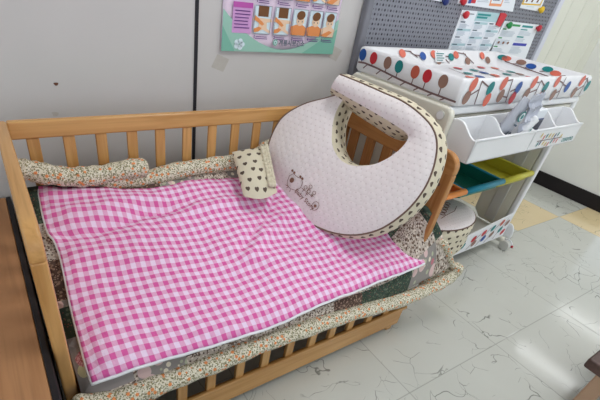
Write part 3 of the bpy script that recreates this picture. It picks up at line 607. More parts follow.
# gingham blanket
bk = D['bk']
def samp(P, t):                              # arclength parameter
    P = catmull(P, 6); L = [0]
    for a, b in zip(P, P[1:]): L.append(L[-1]+(b-a).length)
    s = t*L[-1]
    for i in range(len(P)-1):
        if L[i+1] >= s-1e-9: return P[i].lerp(P[i+1], (s-L[i])/max(1e-9, L[i+1]-L[i]))
    return P[-1]
NU, NV = 150, 80
top = [samp(bk['top'], i/NU) for i in range(NU+1)]; bot = [samp(bk['bot'], i/NU) for i in range(NU+1)]
lef = [samp(bk['left'], j/NV) for j in range(NV+1)]; rig = [samp(bk['right'], j/NV) for j in range(NV+1)]
RG = []
for P, a, s in D['ridges']: RG.append((catmull(P, 8), a, s))
def ridge(p):
    h = 0
    for P, a, s in RG:
        d = min((V((q.x-p.x, q.y-p.y))).length for q in P)
        e = min((P[0].xy-p.xy).length, (P[-1].xy-p.xy).length)
        h += a*math.exp(-(d/s)**2)*min(1, .25+e/.06)
    return h
blanket_loc = V((.55, .85, .38))
bm = bmesh.new(); uvl = bm.loops.layers.uv.new('UVMap'); G = []
for j in range(NV+1):
    t = j/NV; line = []
    for i in range(NU+1):
        s = i/NU
        p = top[i]*(1-t)+bot[i]*t+lef[j]*(1-s)+rig[j]*s-(top[0]*(1-s)*(1-t)+top[-1]*s*(1-t)+bot[0]*(1-s)*t+bot[-1]*s*t)
        edge = min(s, 1-s, t, 1-t)
        puff = .010*min(1, edge/.06)
        p = p.copy(); p.z = bedz(p.x, p.y)+.002+puff+ridge(p)+.0025*math.sin(p.x*23+p.y*9)+.002*math.sin(p.y*41-p.x*13)+.0012*math.sin(p.y*95+p.x*21+2*math.sin(p.x*17))+.0009*math.sin(p.x*83-p.y*57+1.5*math.sin(p.y*29))
        if edge < .02: p.z -= .003
        line.append((bm.verts.new(p-blanket_loc), s*43+.35*math.sin(t*3), t*21.5))
    G.append(line)
for j in range(NV):
    for i in range(NU):
        q = (G[j][i], G[j+1][i], G[j+1][i+1], G[j][i+1]); f = bm.faces.new([a[0] for a in q])
        for lp, a in zip(f.loops, q): lp[uvl].uv = (a[1], a[2])
blanket = build('gingham_blanket', bm, 'gingham', None, smooth=True, solid=.012)
blanket.location = blanket_loc; tag(blanket, 'pink and white gingham blanket spread over the patchwork quilt in the crib', 'blanket')
hem = [G_ for G_ in [V(G[j][0][0].co) if 0 else None for j in range(0)]]
me = blanket.data
idx = lambda j, i: j*(NU+1)+i
loop = [idx(j, 0) for j in range(0, NV)]+[idx(NV, i) for i in range(0, NU)]+[idx(j, NU) for j in range(NV, 0, -1)]+[idx(0, i) for i in range(NU, 0, -1)]
bm = bmesh.new(); bm_tube(bm, [me.vertices[k].co+V((0, 0, -.006)) for k in loop], .0042, 6, closed=True)
build('hem', bm, 'mat_white', blanket, smooth=True, label='pale stitched hem')
# ------------------------------------------------------------------ nursing pillow
ST = [[V(p) for p in s] for s in D['np']]; NN = V(D['npn'])
lanes = [catmull([s[k] for s in ST], 5) for k in range(4)]
n = len(lanes[0])
pil = empty('nursing_pillow', ST[9][2], 'large crescent nursing pillow in white quilted cotton leaning on the crib end', 'nursing pillow')
OP = V(ST[9][2])
def arcl(P):
    L = [0]
    for a, b in zip(P, P[1:]): L.append(L[-1]+(b-a).length)
    return L
LA = [arcl(l) for l in lanes]
def rib(name, ka, kb, seg, bulge, mat, uvmode):
    bm = bmesh.new(); uvl = bm.loops.layers.uv.new('UVMap'); rows = []
    for i in range(n):
        a, b = lanes[ka][i], lanes[kb][i]
        cen = sum((lanes[k][i] for k in range(4)), V())/4
        out = ((a+b)/2-cen); out.normalize()
        tap = min(1, i/8) 
        line = []
        for j in range(seg+1):
            t = j/seg; p = a.lerp(b, t)+out*bulge*math.sin(math.pi*t)**.7*tap
            if uvmode == 'plane':
                q = p-OP; uv = (q.dot(UA), q.dot(UB))
            else: uv = (LA[ka][i]*.5+LA[kb][i]*.5, (b-a).length*t)
            line.append((bm.verts.new(p-OP), uv))
        rows.append(line)
    for i in range(n-1):
        for j in range(seg):
            q = (rows[i][j], rows[i+1][j], rows[i+1][j+1], rows[i][j+1]); f = bm.faces.new([x[0] for x in q])
            for lp, x in zip(f.loops, q): lp[uvl].uv = x[1]
    return build(name, bm, mat, pil, smooth=True)
UA = V((NN.y, -NN.x, 0)).normalized()*-1; UB = NN.cross(UA)
rib('front_panel', 0, 1, 10, .012, 'quilted_white', 'plane')
rib('outer_side', 1, 2, 6, .016, 'heart_cloth', 'arc')
rib('back_panel', 2, 3, 8, .008, 'quilted_white', 'plane')
rib('inner_side', 3, 0, 5, .006, 'heart_cloth', 'arc')
for cap_i, nm in ((0, 'left_arm_end'), (n-1, 'right_arm_end')):
    bm = bmesh.new(); bm.faces.new([bm.verts.new(lanes[k][cap_i]-OP) for k in range(4)]); build('arm_end', bm, 'heart_cloth', pil)
tube('piping', [p-OP for p in lanes[1]], .0028, 'piping_brown', pil, 6, label='thin brown piping')
tube('piping', [p-OP for p in lanes[2]], .0028, 'piping_brown', pil, 6, label='thin brown piping')
# printed drawing on the front panel
mo = D['motif']; nn = V(mo['n'])
LIFT = .016
def onface(p): return V(p)+nn*LIFT-OP
bm = bmesh.new()
def stroke(pts, w=.0022): bm_tube(bm, [onface(p) for p in pts], w, 5, squash=1)
hd = mo['head']; stroke(hd+hd[:1], .0009)
for l in mo['legs']: stroke(l, .0010)
stroke(mo['ground'], .0008)
o_, e_ = V(mo['o']), V(mo['ex']); 
tx0, tx1 = V(mo['tx'][0]), V(mo['tx'][1]); tu_ = (tx1-tx0).normalized(); tv_ = nn.cross(tu_).normalized()
def blob(c, ra, rb):
    c = onface(c)+nn*.0012; vs = [bm.verts.new(c+tu_*ra*math.cos(t)+tv_*rb*math.sin(t)) for t in (2*math.pi*k/14 for k in range(14))]; bm.faces.new(vs)
blob(mo['patch'], .008, .009)
for bo in (mo['bow1'], mo['bow2']):
    b_ = V(bo); blob(b_+tu_*.005, .0045, .004); blob(b_-tu_*.005, .0045, .004)
for p in mo['people']:
    p = V(p); c = [p+tu_*.006*math.cos(t)+tv_*.006*math.sin(t) for t in (2*math.pi*k/8 for k in range(9))]
    stroke(c, .0008); stroke([p-tv_*.006, p-tv_*.018], .0009); stroke([p-tv_*.010-tu_*.006, p-tv_*.010+tu_*.006], .0008)
p = V(mo['badge']); stroke([p+tu_*.012*math.cos(t)+tv_*.015*math.sin(t) for t in (2*math.pi*k/12 for k in range(13))], .0009); blob(p, .005, .005)
build('printed_drawing', bm, 'print_brown', pil, smooth=False, label='brown line drawing of a small hen-like animal')
text('printed_text', 'Baby Story', .021, tx0+nn*LIFT-tv_*.012-OP, tu_, tv_, 'print_brown', pil, .001, bold=.0002)
# ------------------------------------------------------------------ small heart cushion
sp = [V(p) for p in D['sp']]
cu = empty('heart_cushion', sum(sp, V())/5, 'small cream cushion with brown hearts beside the nursing pillow on the gingham blanket', 'cushion')
OS = sum(sp, V())/5
A, B, Cc, Dd = sp[0], sp[1], sp[2], (sp[3]+sp[4])/2
NU2, NV2 = 22, 22
nrm = (B-A).cross(Dd-A).normalized()
if nrm.y > 0: nrm = -nrm
for sgn, nm in ((1, 'front_cover'), (-1, 'back_cover')):
    bm = bmesh.new(); uvl = bm.loops.layers.uv.new('UVMap'); G2 = []
    for j in range(NV2+1):
        t = j/NV2; line = []
        for i in range(NU2+1):
            s = i/NU2
            p = A.lerp(B, s).lerp(Dd.lerp(Cc, s), t)
            e = max(0, math.sin(math.pi*s)*math.sin(math.pi*t))**.45
            gather = .004*math.sin(t*60)*max(0, (s-.72)/.28)
            p += nrm*(sgn*(.026*e)+gather)
            sag = (Dd-A).normalized()*.02*math.sin(math.pi*s)*(t**2) - (Dd-A).normalized()*.004*math.sin(math.pi*s)*(1-t)
            line.append((bm.verts.new(p+sag-OS), (s*(B-A).length, -t*(Dd-A).length)))
        G2.append(line)
    for j in range(NV2):
        for i in range(NU2):
            q = (G2[j][i], G2[j+1][i], G2[j+1][i+1], G2[j][i+1]); f = bm.faces.new([x[0] for x in q])
            for lp, x in zip(f.loops, q): lp[uvl].uv = x[1]
    build(nm, bm, 'heart_cloth', cu, smooth=True)
bm = bmesh.new()
for k in range(3):
    s = .80+.07*k
    bm_tube(bm, [A.lerp(B, s).lerp(Dd.lerp(Cc, s), t)+nrm*(.020+.006*math.sin(t*70+k)) - OS for t in [q/40 for q in range(2, 39)]], .006, 6)
build('gathered_edge', bm, 'heart_cloth', cu, smooth=True)
# ------------------------------------------------------------------ baby changing table
ch = D['ch']; OCt = V(ch['O'])
tb = empty('changing_table', OCt, 'white plastic changing table on wheels with a divided tray, right of the crib', 'changing table', rz=ch['yaw'])
L_, W_ = .955, .45
def rbox(name, a, b, mat, parent=tb, bevel=.006, label=None): return box(name, a, b, mat, parent, bevel, label)
def rounded(y0, z0, y1, z1, r, n=5):
    pts = []
    for cy, cz, a0 in ((y1-r, z1-r, 0), (y0+r, z1-r, math.pi/2), (y0+r, z0+r, math.pi), (y1-r, z0+r, 1.5*math.pi)):
        pts += [(cy+r*math.cos(a0+math.pi/2*i/n), cz+r*math.sin(a0+math.pi/2*i/n)) for i in range(n+1)]
    return pts
prism('side_plate', [(-.018, a, b) for a, b in rounded(-.008, .44, .462, .798, .028)], (.028, 0, 0), 'cream_plastic', tb, .008, label='cream end plate with round plugs')
for y_, z_ in ((.028, .768), (.425, .768)):
    bm = bmesh.new(); bm_tube(bm, [(-.019, y_, z_), (-.0225, y_, z_)], .013, 18); build('plug', bm, 'white_plastic', tb)
    bm = bmesh.new(); bm_tube(bm, [(-.0205, y_+.014*math.cos(t), z_+.014*math.sin(t)) for t in (2*math.pi*k/20 for k in range(20))], .0018, 6, closed=True); build('plug_ring', bm, 'grey_plastic', tb, smooth=True)
rbox('top_frame_rail', (-.01, .002, .772), (L_-.005, .026, .800), 'white_plastic', bevel=.010)
rbox('top_frame_rail', (-.01, W_-.02, .772), (L_-.005, W_+.004, .800), 'white_plastic', bevel=.010)
rbox('top_frame_rail', (-.01, .012, .745), (L_-.02, .024, .768), 'cream_plastic', bevel=.006)
rbox('mat_board', (.0, .02, .790), (L_-.01, W_-.02, .803), 'cream_plastic', bevel=.003)
# right end panel and legs
prism('end_panel', [(L_-.030, a, b) for a, b in [(.030, .10), (.030, .792), (.440, .792), (.440, .70), (.30, .62), (.225, .50), (.205, .30), (.20, .14), (.16, .10)]], (.026, 0, 0), 'cream_plastic', tb, .006, label='tall cream end panel')
prism('end_panel_rib', [(L_-.036, a, b) for a, b in [(.075, .12), (.075, .76), (.13, .76), (.13, .12)]], (.006, 0, 0), 'grey_plastic', tb, .003)
rbox('leg', (L_-.035, .0, .06), (L_-.003, .030, .795), 'white_plastic', bevel=.010)
rbox('leg', (L_-.035, W_-.03, .06), (L_-.003, W_, .795), 'white_plastic', bevel=.010)
rbox('leg', (-.014, .0, .06), (.016, .030, .62), 'white_plastic', bevel=.010)
rbox('leg', (-.014, W_-.03, .06), (.016, W_, .62), 'white_plastic', bevel=.010)
for x_ in (0, L_-.02):
    rbox('base_rail', (x_-.014, -.02, .030), (x_+.014, W_, .062), 'cream_plastic', bevel=.010)
def wheel(x, y):
    bm = bmesh.new(); bm_tube(bm, [(x-.014, y, .027), (x+.014, y, .027)], .027, 22)
    o = build('wheel', bm, 'grey_plastic', tb, bevel=.004)
    bm = bmesh.new(); pts = [(y+.031*math.cos(t), .027+.033*math.sin(t)) for t in [math.pi*i/10-.3 for i in range(11)]]+[(y-.02, .03), (y+.02, .03)]
    bm_prism(bm, [(x+.015, a, b) for a, b in pts], (.008, 0, 0)); build('wheel_cover', bm, 'white_plastic', o, bevel=.003)
    bm = bmesh.new(); bm_box(bm, (x+.022, y-.034, .018), (x+.032, y-.020, .032)); build('brake_tab', bm, 'ink_crimson', o, bevel=.003)
for x_ in (0, L_-.02):
    for y_ in (-.035, W_-.02): wheel(x_, y_)
pts = [(.012+.034*math.cos(t), .105+.065*math.sin(t)) for t in [math.pi*i/12 for i in range(13)]]
prism('foot_cover', [(L_-.002, a-.015, b-.03) for a, b in pts]+[(L_-.002, -.034, .06), (L_-.002, .03, .06)], (.012, 0, 0), 'white_plastic', tb, .005)
rbox('lower_cross_bar', (0, .0, .075), (L_-.03, .018, .10), 'cream_plastic', bevel=.006)
rbox('lower_cross_bar', (0, W_-.02, .075), (L_-.03, W_, .10), 'cream_plastic', bevel=.006)
rbox('lower_shelf', (.015, .018, .088), (L_-.036, W_-.02, .098), 'grey_plastic', bevel=.002)
# printed fabric apron of the lower shelf
sq = D['strip']
yA = -.012
za, zb_, xa, xb = .168, .208, .519, .895
bm = bmesh.new()
A0 = [(.02, .082), (xb+.01, .082), (xb-.002, .226), (.519, .186), (.02, .14)]
bm_prism(bm, [(a, yA, b) for a, b in A0], (0, .004, 0)); bmesh.ops.recalc_face_normals(bm, faces=bm.faces)
F = Flat(bm, (0, yA, 0), (1, 0, 0), (0, 0, 1), (0, -1, 0), .0005)
inks = ['mat_white', 'ink_blue', 'ink_red', 'ink_brown', 'ink_teal', 'ink_rust', 'ink_orange', 'ink_branch']
II = {k: i for i, k in enumerate(['white', 'blue', 'red', 'brown', 'teal', 'rust', 'orange', 'branch'])}
for k, (a, b, c) in enumerate([(.58, .14, 'red'), (.66, .155, 'red'), (.60, .11, 'brown'), (.68, .118, 'blue'), (.735, .165, 'teal'), (.75, .125, 'brown'), (.81, .18, 'rust'), (.825, .135, 'teal'), (.87, .165, 'brown'), (.50, .12, 'teal'), (.42, .115, 'orange'), (.34, .10, 'blue'), (.26, .11, 'red'), (.18, .10, 'brown'), (.87, .11, 'red')]):
    F.oval(a, b+.006, .021, .015, II[c], .7, 2)
for a, b in (((.55, .09), (.63, .165)), ((.63, .09), (.71, .18)), ((.71, .09), (.79, .19)), ((.79, .09), (.86, .2)), ((.39, .09), (.46, .15)), ((.22, .09), (.28, .13))): F.line(a, b, .004, II['branch'], 1)
NORECALC.add('shelf_apron'); build('shelf_apron', bm, inks, tb, label='white apron with coloured ovals')
# hanging cloth bins with coloured front bars
RZ = .436; XA, XB, XC, XD = .02, .334, .634, .902
def bin_(x0, x1, mt, mc, zb, deep=.17):
    tube('bin_bar', [(x0+.003, .010, RZ), (x1-.003, .010, RZ)], .0135, mt, tb, 14)
    bm = bmesh.new(); y0, y1 = .014, .40
    n = 8; prof = [(y0, RZ), (y0+.012, RZ-deep*.8), (y0+.03, RZ-deep), (y1-.03, RZ-deep), (y1-.01, RZ-deep*.8), (y1, RZ+.01)]
    a = [[bm.verts.new((x, p[0], p[1])) for p in prof] for x in (x0+.006, x1-.006)]
    for i in range(5): bm.faces.new((a[0][i], a[0][i+1], a[1][i+1], a[1][i]))
    bm.faces.new(a[0]); bm.faces.new(a[1][::-1])
    bmesh.ops.triangulate(bm, faces=[f for f in bm.faces if len(f.verts) > 4])
    bmesh.ops.recalc_face_normals(bm, faces=bm.faces)
    o = build('cloth_bin', bm, mc, tb, solid=.003)
    tube('bin_rim', [(x0+.006, .02, RZ+.004), (x0+.006, y1, RZ+.012), (x1-.006, y1, RZ+.012), (x1-.006, .02, RZ+.004)], .005, mt, tb, 8)
bin_(XA, XB, 'orange_tube', 'orange_cloth', 0, .02)
bin_(XB, XC, 'teal_tube', 'green_cloth', 0, .05)
bin_(XC, XD, 'yellow_tube', 'yellow_cloth', 0, .05)
# divided tray
tr = D['tray']
TX0, TS, TX1 = .010, .404, .806
ZF, ZB, ZBot = .728, .770, .650
def tray_wall(x, th=.010, parent=None, name='divider'):
    pr = [(0, ZBot+.012)]+[(-.004, ZB-.02), (-.006, ZB-.004), (-.014, ZB)]
    for i in range(9):
        t = i/8; s = t*t*(3-2*t); pr.append((-.030-.068*t, ZB-(ZB-ZF-.0)*s))
    pr += [(-.106, ZF-.002), (-.106, ZBot+.02), (-.090, ZBot)]
    return prism(name, [(x, a, b) for a, b in pr], (th, 0, 0), 'white_plastic', parent, .003)
def tray(x0, x1, div, name, label):
    ob = box(name, (x0, -.106, ZBot), (x1, -.098, ZF), 'white_plastic', tb, .003, label)
    box('tray_back', (x0, -.010, ZBot), (x1, -.002, ZB-.002), 'white_plastic', ob, .003)
    box('tray_floor', (x0, -.106, ZBot), (x1, -.002, ZBot+.008), 'white_plastic', ob, .003)
    tray_wall(x0, parent=ob, name='tray_end'); tray_wall(x1-.010, parent=ob, name='tray_end'); tray_wall(div, parent=ob)
    tube('tray_lip', [(x0+.004, -.104, ZF), (x1-.004, -.104, ZF)], .0048, 'white_plastic', ob, 10)
    return ob
tray(TX0, TS-.001, .196, 'tray_front', 'white divided tray, left half'); T2 = tray(TS+.001, TX1, .588, 'tray_front', 'white divided tray, right half with printed leaves')
bm = bmesh.new(); F = Flat(bm, (0, -.106, 0), (1, 0, 0), (0, 0, 1), (0, -1, 0), .0005)
inks2 = ['ink_branch', 'ink_yellow', 'ink_orange', 'ink_teal', 'ink_navy']; I2 = dict(yellow=1, orange=2, teal=3, navy=4)
for (a, b), c in D['leafs']: F.oval(a, b, .0045, .010, I2[c], -.35, 2, 12)
F.line(D['leafline'][0], D['leafline'][1], .003, 0, 1)
build('printed_leaves', bm, inks2, T2)
lt = D['logotx']
text('printed_text', 'cesamo', .034, (lt[0][0]-.028, -.106, lt[0][1]+.004), (1, 0, 0), (0, 0, 1), 'ink_teal', T2, .001, bold=.0002)
# padded changing mat
mt = empty('changing_mat', OCt+V((0, 0, .803)), 'padded white changing mat printed with coloured lollipop trees, on the changing table', 'changing mat', rz=ch['yaw'])
ML, MW, MH = .955, .462, .085
bm = bmesh.new()
x0, x1, y0, y1 = -.006, ML, -.004, MW
def ring(ix, iy, z, r, ns=4):
    pts = []
    for cx, cy, a0 in ((x1-ix-r, y1-iy-r, 0), (x0+ix+r, y1-iy-r, math.pi/2), (x0+ix+r, y0+iy+r, math.pi), (x1-ix-r, y0+iy+r, 1.5*math.pi)):
        pts += [(cx+r*math.cos(a0+math.pi/2*i/ns), cy+r*math.sin(a0+math.pi/2*i/ns), z) for i in range(ns+1)]
    return [bm.verts.new(p) for p in pts]
R_ = [ring(.006, .006, 0, .012), ring(0, 0, .008, .014), ring(0, 0, MH-.010, .014), ring(.003, .003, MH-.003, .014), ring(.009, .009, MH, .012), ring(.016, .016, MH-.002, .010), ring(.022, .021, MH-.008, .010), ring(.055, .045, .034, .02), ring(.075, .06, .028, .03)]
for A_, B_ in zip(R_, R_[1:]):
    for k in range(len(A_)): bm.faces.new((A_[k], A_[(k+1) % len(A_)], B_[(k+1) % len(A_)], B_[k]))
bm.faces.new(R_[0][::-1]); bm.faces.new(R_[-1])
bmesh.ops.recalc_face_normals(bm, faces=bm.faces)
for f in bm.faces: f.smooth = True
ZM = .803
def ovz(F, lst, ra, rb, ang, lim=None, k=2):
    for (a, b), c in lst: F.oval(a, b, ra, rb, II[c], ang, k)
# left end: upright lollipops on a curved branch
F = Flat(bm, (x0, 0, -ZM), (0, 1, 0), (0, 0, 1), (-1, 0, 0), .0006)
ml = sorted(D['mat_left'], key=lambda q: -q[0][0])
br = [(a, b) for a, b in D['mat_left_branch']]; br = [(min(a, .45), max(b, ZM+.006)) for a, b in br]
for a, b in zip(br, br[1:]): F.line(a, b, .006, II['branch'], 1)
def bz_at(y):
    for a, b in zip(br, br[1:]):
        if b[0] <= y <= a[0]: return b[1]+(a[1]-b[1])*(y-b[0])/(a[0]-b[0]+1e-9)
    return br[-1][1]
for (a, b), c in ml:
    a = min(a, .44); b = min(b, ZM+MH-.026)
    F.line((a, b), (a, bz_at(a)), .004, II['branch'], 1); F.oval(a, b, .0175, .0205, II[c], 0, 2)
for a in (.40, .33, .27, .21, .15, .09, .04): F.line((a, bz_at(a)), (a+.018, max(ZM+.004, bz_at(a)-.018)), .004, II['branch'], 1)
# front
F = Flat(bm, (0, y0, -ZM), (1, 0, 0), (0, 0, 1), (0, -1, 0), .0006)
def clampz(z, m_): return max(ZM+m_, min(ZM+MH-m_, z))
for a, b in D['mat_front_br']: F.line((min(max(a[0], .0), ML-.01), clampz(a[1], .003)), (min(max(b[0], .0), ML-.01), clampz(b[1], .003)), .005, II['branch'], 1)
for (a, b), c in D['mat_front']: F.oval(min(max(a, .018), ML-.02), clampz(b, .017), .018, .0225, II[c], -.35, 2)
# inner slopes and floor of the mat
def slope(o, u, v, nrm_): return Flat(bm, o, u, v, nrm_, .0012)
yb0 = y1-.038-.002
F = Flat(bm, (0, y1-.0215, MH-.009), (1, 0, 0), V((0, -.024, -.043)).normalized(), (0, -.043, .024), .0012)
HB = .047
for a, b in D['mat_back_br']:
    q = lambda p: (p[0], max(0, min(HB, (ZM+MH-.004-p[1])*.85)))
    F.line(q(a), q(b), .004, II['branch'], 1)
for (a, b), c in D['mat_back']: F.oval(min(a, .86), max(.011, min(HB-.008, (ZM+MH-.004-b)*.85)), .021, .0155, II[c], .3, 2)
F.rect(.425, .002, .50, HB-.004, 0, 3)
for i in range(4): F.rect(.435, .007+.009*i, .49-.012*(i % 2), .0105+.009*i, II['teal'], 4)
F = Flat(bm, (x1-.0225, 0, MH-.009), (0, 1, 0), V((-.033, 0, -.043)).normalized(), (-.043, 0, .033), .0012)
for (a, b), c in D['mat_right']: F.oval(min(max(a, .05), .40), max(.011, min(HB-.008, (ZM+MH-.002-b)*.85)), .024, .013, II[c], 0, 2)
F.line((.41, .006), (.37, .026), .004, II['branch'], 1); F.line((.37, .026), (.09, .046), .004, II['branch'], 1)
for a in (.34, .27, .20, .12): F.line((a, .030), (a-.03, .018), .003, II['branch'], 1)
F = Flat(bm, (0, 0, .0285), (1, 0, 0), (0, 1, 0), (0, 0, 1), .0008)
for (a, b), c in D['mat_floor']: F.oval(min(max(a, .10), .85), min(max(b, .09), .37), .024, .020, II[c], .5, 2)
for a in (.18, .36, .54, .72): F.line((a, .09), (a+.09, .36), .005, II['branch'], 1)
# tree prints along the rim top
F = Flat(bm, (0, 0, MH), (1, 0, 0), (0, 1, 0), (0, 0, 1), .0012)
for a, c in () and ((.10, 'orange'), (.30, 'orange'), (.53, 'teal'), (.66, 'orange'), (.80, 'brown'), (.90, 'red')): F.oval(a, .012, .018, .008, II[c], 0, 1)
NORECALC.add('padding'); build('padding', bm, inks, mt)
# ------------------------------------------------------------------ things in the tray
WM = Matrix.Translation(OCt) @ Matrix.Rotation(ch['yaw'], 4, 'Z')
def item(name, loc, label, cat, rx=0, ry=0, rz=0):
    o = empty(name, WM @ V(loc), label, cat); o.rotation_euler = (rx, ry, rz+ch['yaw']); return o
pk = item('wipes_pouch', (.232, -.052, ZBot+.009), 'grey foil pouch with a round blue logo leaning in the tray', 'pouch', .12, .32, 0)
bm = bmesh.new(); Wp, Hp = .080, .190
rows_ = []
for j in range(9):
    t = j/8; th = .018*math.sin(math.pi*min(1, max(.0, t*.92+.04)))+.001
    w = Wp/2*(1-.05*math.sin(math.pi*t))
    rows_.append([bm.verts.new((w*math.cos(a)*(1 if abs(math.cos(a)) > .9 else 1), th*math.sin(a), Hp*t)) for a in (2*math.pi*k/16 for k in range(16))])
for A_, B_ in zip(rows_, rows_[1:]):
    for k in range(16): bm.faces.new((A_[k], A_[(k+1) % 16], B_[(k+1) % 16], B_[k]))
bm.faces.new(rows_[0][::-1]); bm.faces.new(rows_[-1]); build('pouch_body', bm, 'pouch_grey', pk, smooth=True)
bm = bmesh.new(); F = Flat(bm, (0, -.0205, 0), (1, 0, 0), (0, 0, 1), (0, -1, 0), .0008)
F.oval(0, .135, .019, .019, 0, 0, 0); F.oval(0, .135, .014, .014, 1, 0, 1); F.oval(0, .135, .008, .009, 0, .4, 2)
F.rect(-.012, .100, .012, .106, 2, 1)
build('printed_logo', bm, ['ink_teal', 'paper', 'print_dark'], pk)
text('printed_text', '60', .040, (-.022, -.0205, .050), (1, 0, 0), (0, 0, 1), 'print_dark', pk, .001, bold=.001)
tg = item('plastic_bag', (.352, -.082, ZF+.03), 'crumpled clear white plastic bag sticking up from the tray in front of the mat', 'bag', .05, -.12, 0)
bm = bmesh.new(); NG = 10
gg = [[bm.verts.new(((i/NG-.5)*.074+(j/NG)*-.02, -.004+.007*math.sin(i*1.9+j*.8)+.005*math.cos(j*2.3), -.05+j/NG*.155)) for i in range(NG+1)] for j in range(NG+1)]
for j in range(NG):
    for i in range(NG): bm.faces.new((gg[j][i], gg[j][i+1], gg[j+1][i+1], gg[j+1][i]))
build('bag_film', bm, 'frame_white', tg, smooth=False, solid=.002)
text('printed_text', 'JLTTIO', .018, (-.045, -.018, .055), (1, 0, .05), (0, 0, 1), 'metal_grey', tg, .001)
brh = item('thermometer', (.300, -.078, ZBot+.010), 'white oval handled thermometer with teal print standing in the tray', 'thermometer', .10, .55, 0)
bm = bmesh.new(); bm_tube(bm, catmull([(0, 0, .012), (0, 0, .05), (0, 0, .09), (0, 0, .125), (0, 0, .142)], 5), [.012]*5+[.013]*5+[.017]*5+[.018]*3+[.014, .010, .004], 14, squash=1); build('handle', bm, 'white_plastic', brh, smooth=True)
text('printed_text', 'cheki', .020, (.006, -.0185, .062), (0, 0, 1), (-1, 0, 0), 'ink_teal', brh, .001, bold=.0003)
bx = item('small_device', (.480, -.045, ZBot+.010), 'small white box with a dark navy framed screen in the tray right half', 'device', .05, 0, 0)
box('device_body', (-.034, -.016, 0), (.034, .016, .130), 'paper', bx, .003)
box('screen_frame', (-.032, -.018, .052), (.032, -.0155, .098), 'ink_navy', bx, .001); box('screen', (-.026, -.0195, .056), (.026, -.0175, .094), 'screen', bx, .001)
rn = item('small_bottle_cap', (.085, -.065, ZBot+.009), 'small white cap with a dark hole in the left tray pocket', 'cap', .3, 0, 0)
bm = bmesh.new(); bm_tube(bm, [(0, 0, 0), (0, 0, .030)], .018, 16); build('cap', bm, 'white_plastic', rn, bevel=.004)
bm = bmesh.new(); bm_tube(bm, [(0, 0, .0302), (0, 0, .0308)], .007, 12); build('cap_hole', bm, 'ink_navy', rn)
# ------------------------------------------------------------------ round cushion on the lower shelf, red box
pc_ = V((1.605, .875, .0985))
po = empty('round_cushion', pc_, 'round cream heart-print cushion with a white quilted top on the lower shelf', 'cushion')
bm = bmesh.new(); uvl = bm.loops.layers.uv.new('UVMap')
RX, RY, H0, H1 = .205, .14, .0, .185
def shell(prof, nm, mat, seg=48):
    bm = bmesh.new(); uvl = bm.loops.layers.uv.new('UVMap'); rr = []
    acc = 0
    for k, (s, z) in enumerate(prof):
        if k: acc += math.hypot((s-prof[k-1][0])*RX, z-prof[k-1][1])
        rr.append([(bm.verts.new((RX*s*math.cos(a)*(1+.012*math.sin(9*a)*(nm == 'side')), RY*s*math.sin(a), z)), (a*.165, acc)) for a in (2*math.pi*i/seg for i in range(seg))])
    for A_, B_ in zip(rr, rr[1:]):
        for i in range(seg):
            q = (A_[i], A_[(i+1) % seg], B_[(i+1) % seg], B_[i]); f = bm.faces.new([x[0] for x in q])
            for lp, x, e in zip(f.loops, q, (0, 1, 1, 0)):
                uv = list(x[1])
                if e and i == seg-1: uv[0] = 2*math.pi*.165
                lp[uvl].uv = uv if mat == 'heart_cloth' else (x[0].co.x, x[0].co.y)
    f = bm.faces.new([x[0] for x in rr[-1]])
    for lp in f.loops: lp[uvl].uv = (lp.vert.co.x, lp.vert.co.y)
    return build(nm, bm, mat, po, smooth=True)
shell([(.90, .002), (1.0, .03), (1.03, .07), (1.0, .105), (1.03, .14), (1.0, .175)], 'side', 'heart_cloth')
shell([(1.0, .175), (.96, .186), (.8, .192), (.4, .196), (.05, .197)], 'top_panel', 'quilted_white')
tube('piping', [(RX*math.cos(a), RY*math.sin(a), .177) for a in (2*math.pi*i/60 for i in range(60))], .0028, 'piping_brown', po, 6, closed=True)
bm = bmesh.new()
for k in range(5):
    a0 = k*1.2; c = V((-.03+.028*k, -.035+.014*k, .198)); bm_tube(bm, [c+V((.013*math.cos(t), .011*math.sin(t), 0)) for t in (2*math.pi*i/12 for i in range(12))], .0014, 5, closed=True)
bm_tube(bm, [(-.07, -.06, .197), (-.02, -.05, .1985), (.05, -.04, .1985), (.11, -.01, .196)], .0014, 5); build('printed_drawing', bm, 'print_brown', po)
rd = empty('red_box', (1.84, 1.04, .0985), 'small red plastic box on the lower shelf behind the round cushion', 'box')
bm = bmesh.new(); b0 = [(-.06, -.05), (.06, -.05), (.06, .05), (-.06, .05)]
lo = [bm.verts.new((a*.85, b*.85, 0)) for a, b in b0]; hi = [bm.verts.new((a, b, .20)) for a, b in b0]
bm.faces.new(lo[::-1])
for i in range(4): bm.faces.new((lo[i], lo[(i+1) % 4], hi[(i+1) % 4], hi[i]))
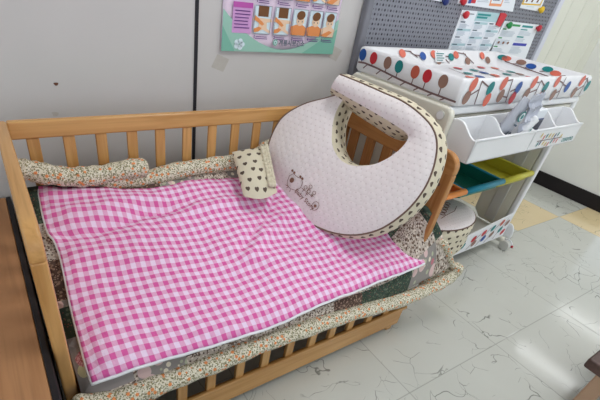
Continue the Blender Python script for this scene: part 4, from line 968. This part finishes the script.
build('box_body', bm, 'red_plastic', rd, solid=.003); box('box_rim', (-.064, -.054, .196), (.064, .054, .204), 'red_plastic', rd, .002)
# ------------------------------------------------------------------ cabinet at the left and chair at lower right
cab = empty('low_cabinet', (-.36, .2, 0), 'brown wood-grain low cabinet standing left of the crib', 'cabinet')
box('cabinet_top', (-.4, -.75, .40), (.337, 1.085, .425), 'cabinet_wood', cab, .003); box('cabinet_body', (-.38, -.73, .03), (.30, 1.07, .40), 'cabinet_wood', cab, .003); box('plinth', (-.36, -.71, 0), (.28, 1.05, .03), 'black_rubber', cab, 0)
box('panel_gap_shade', (.3372, -.75, .04), (.350, 1.085, .427), 'black_rubber', cab, .003, label='black strip standing for a dark panel and the shaded gap beside the crib')  # gap shade towards the crib, built as a black strip together with a dark panel
st = empty('wooden_stool', (1.512, .04, 0), 'dark brown wooden stool corner with beige legs at the lower right', 'stool')
def rz(p, a=.0): return p
box('stool_top', (-.098, -.20, .175), (.30, .062, .215), 'dark_wood', st, .008)
bm = bmesh.new(); bm_tube(bm, [(-.035, .0, .2151), (-.035, .0, .2158)], .018, 16); build('hand_hole', bm, 'black_rubber', st)
for a, b in ((-.045, .0), (-.045, -.15), (.25, .0), (.25, -.15)): box('leg', (a-.022, b-.022, 0), (a+.022, b+.022, .175), 'beige_block', st, .006)
# ------------------------------------------------------------------ camera and light
cm = bpy.data.cameras.new('camera'); co = bpy.data.objects.new('camera', cm); col.objects.link(co)
c_ = D['cam']; R = Matrix(c_['R']).to_4x4(); co.matrix_world = Matrix.Translation(V(c_['loc'])) @ R
cm.sensor_width = 36; cm.lens = c_['lens']; cm.shift_x = c_['sx']; cm.shift_y = c_['sy']; cm.clip_start = .01
sc.camera = co
w = bpy.data.worlds.new('world'); sc.world = w; w.use_nodes = True
bgn = w.node_tree.nodes['Background']; bgn.inputs[0].default_value = (.84, .93, 1, 1); bgn.inputs[1].default_value = 1.35
sc.view_settings.view_transform = 'Standard'; sc.view_settings.look = 'None'; sc.view_settings.gamma = 1; sc.view_settings.exposure = -.30
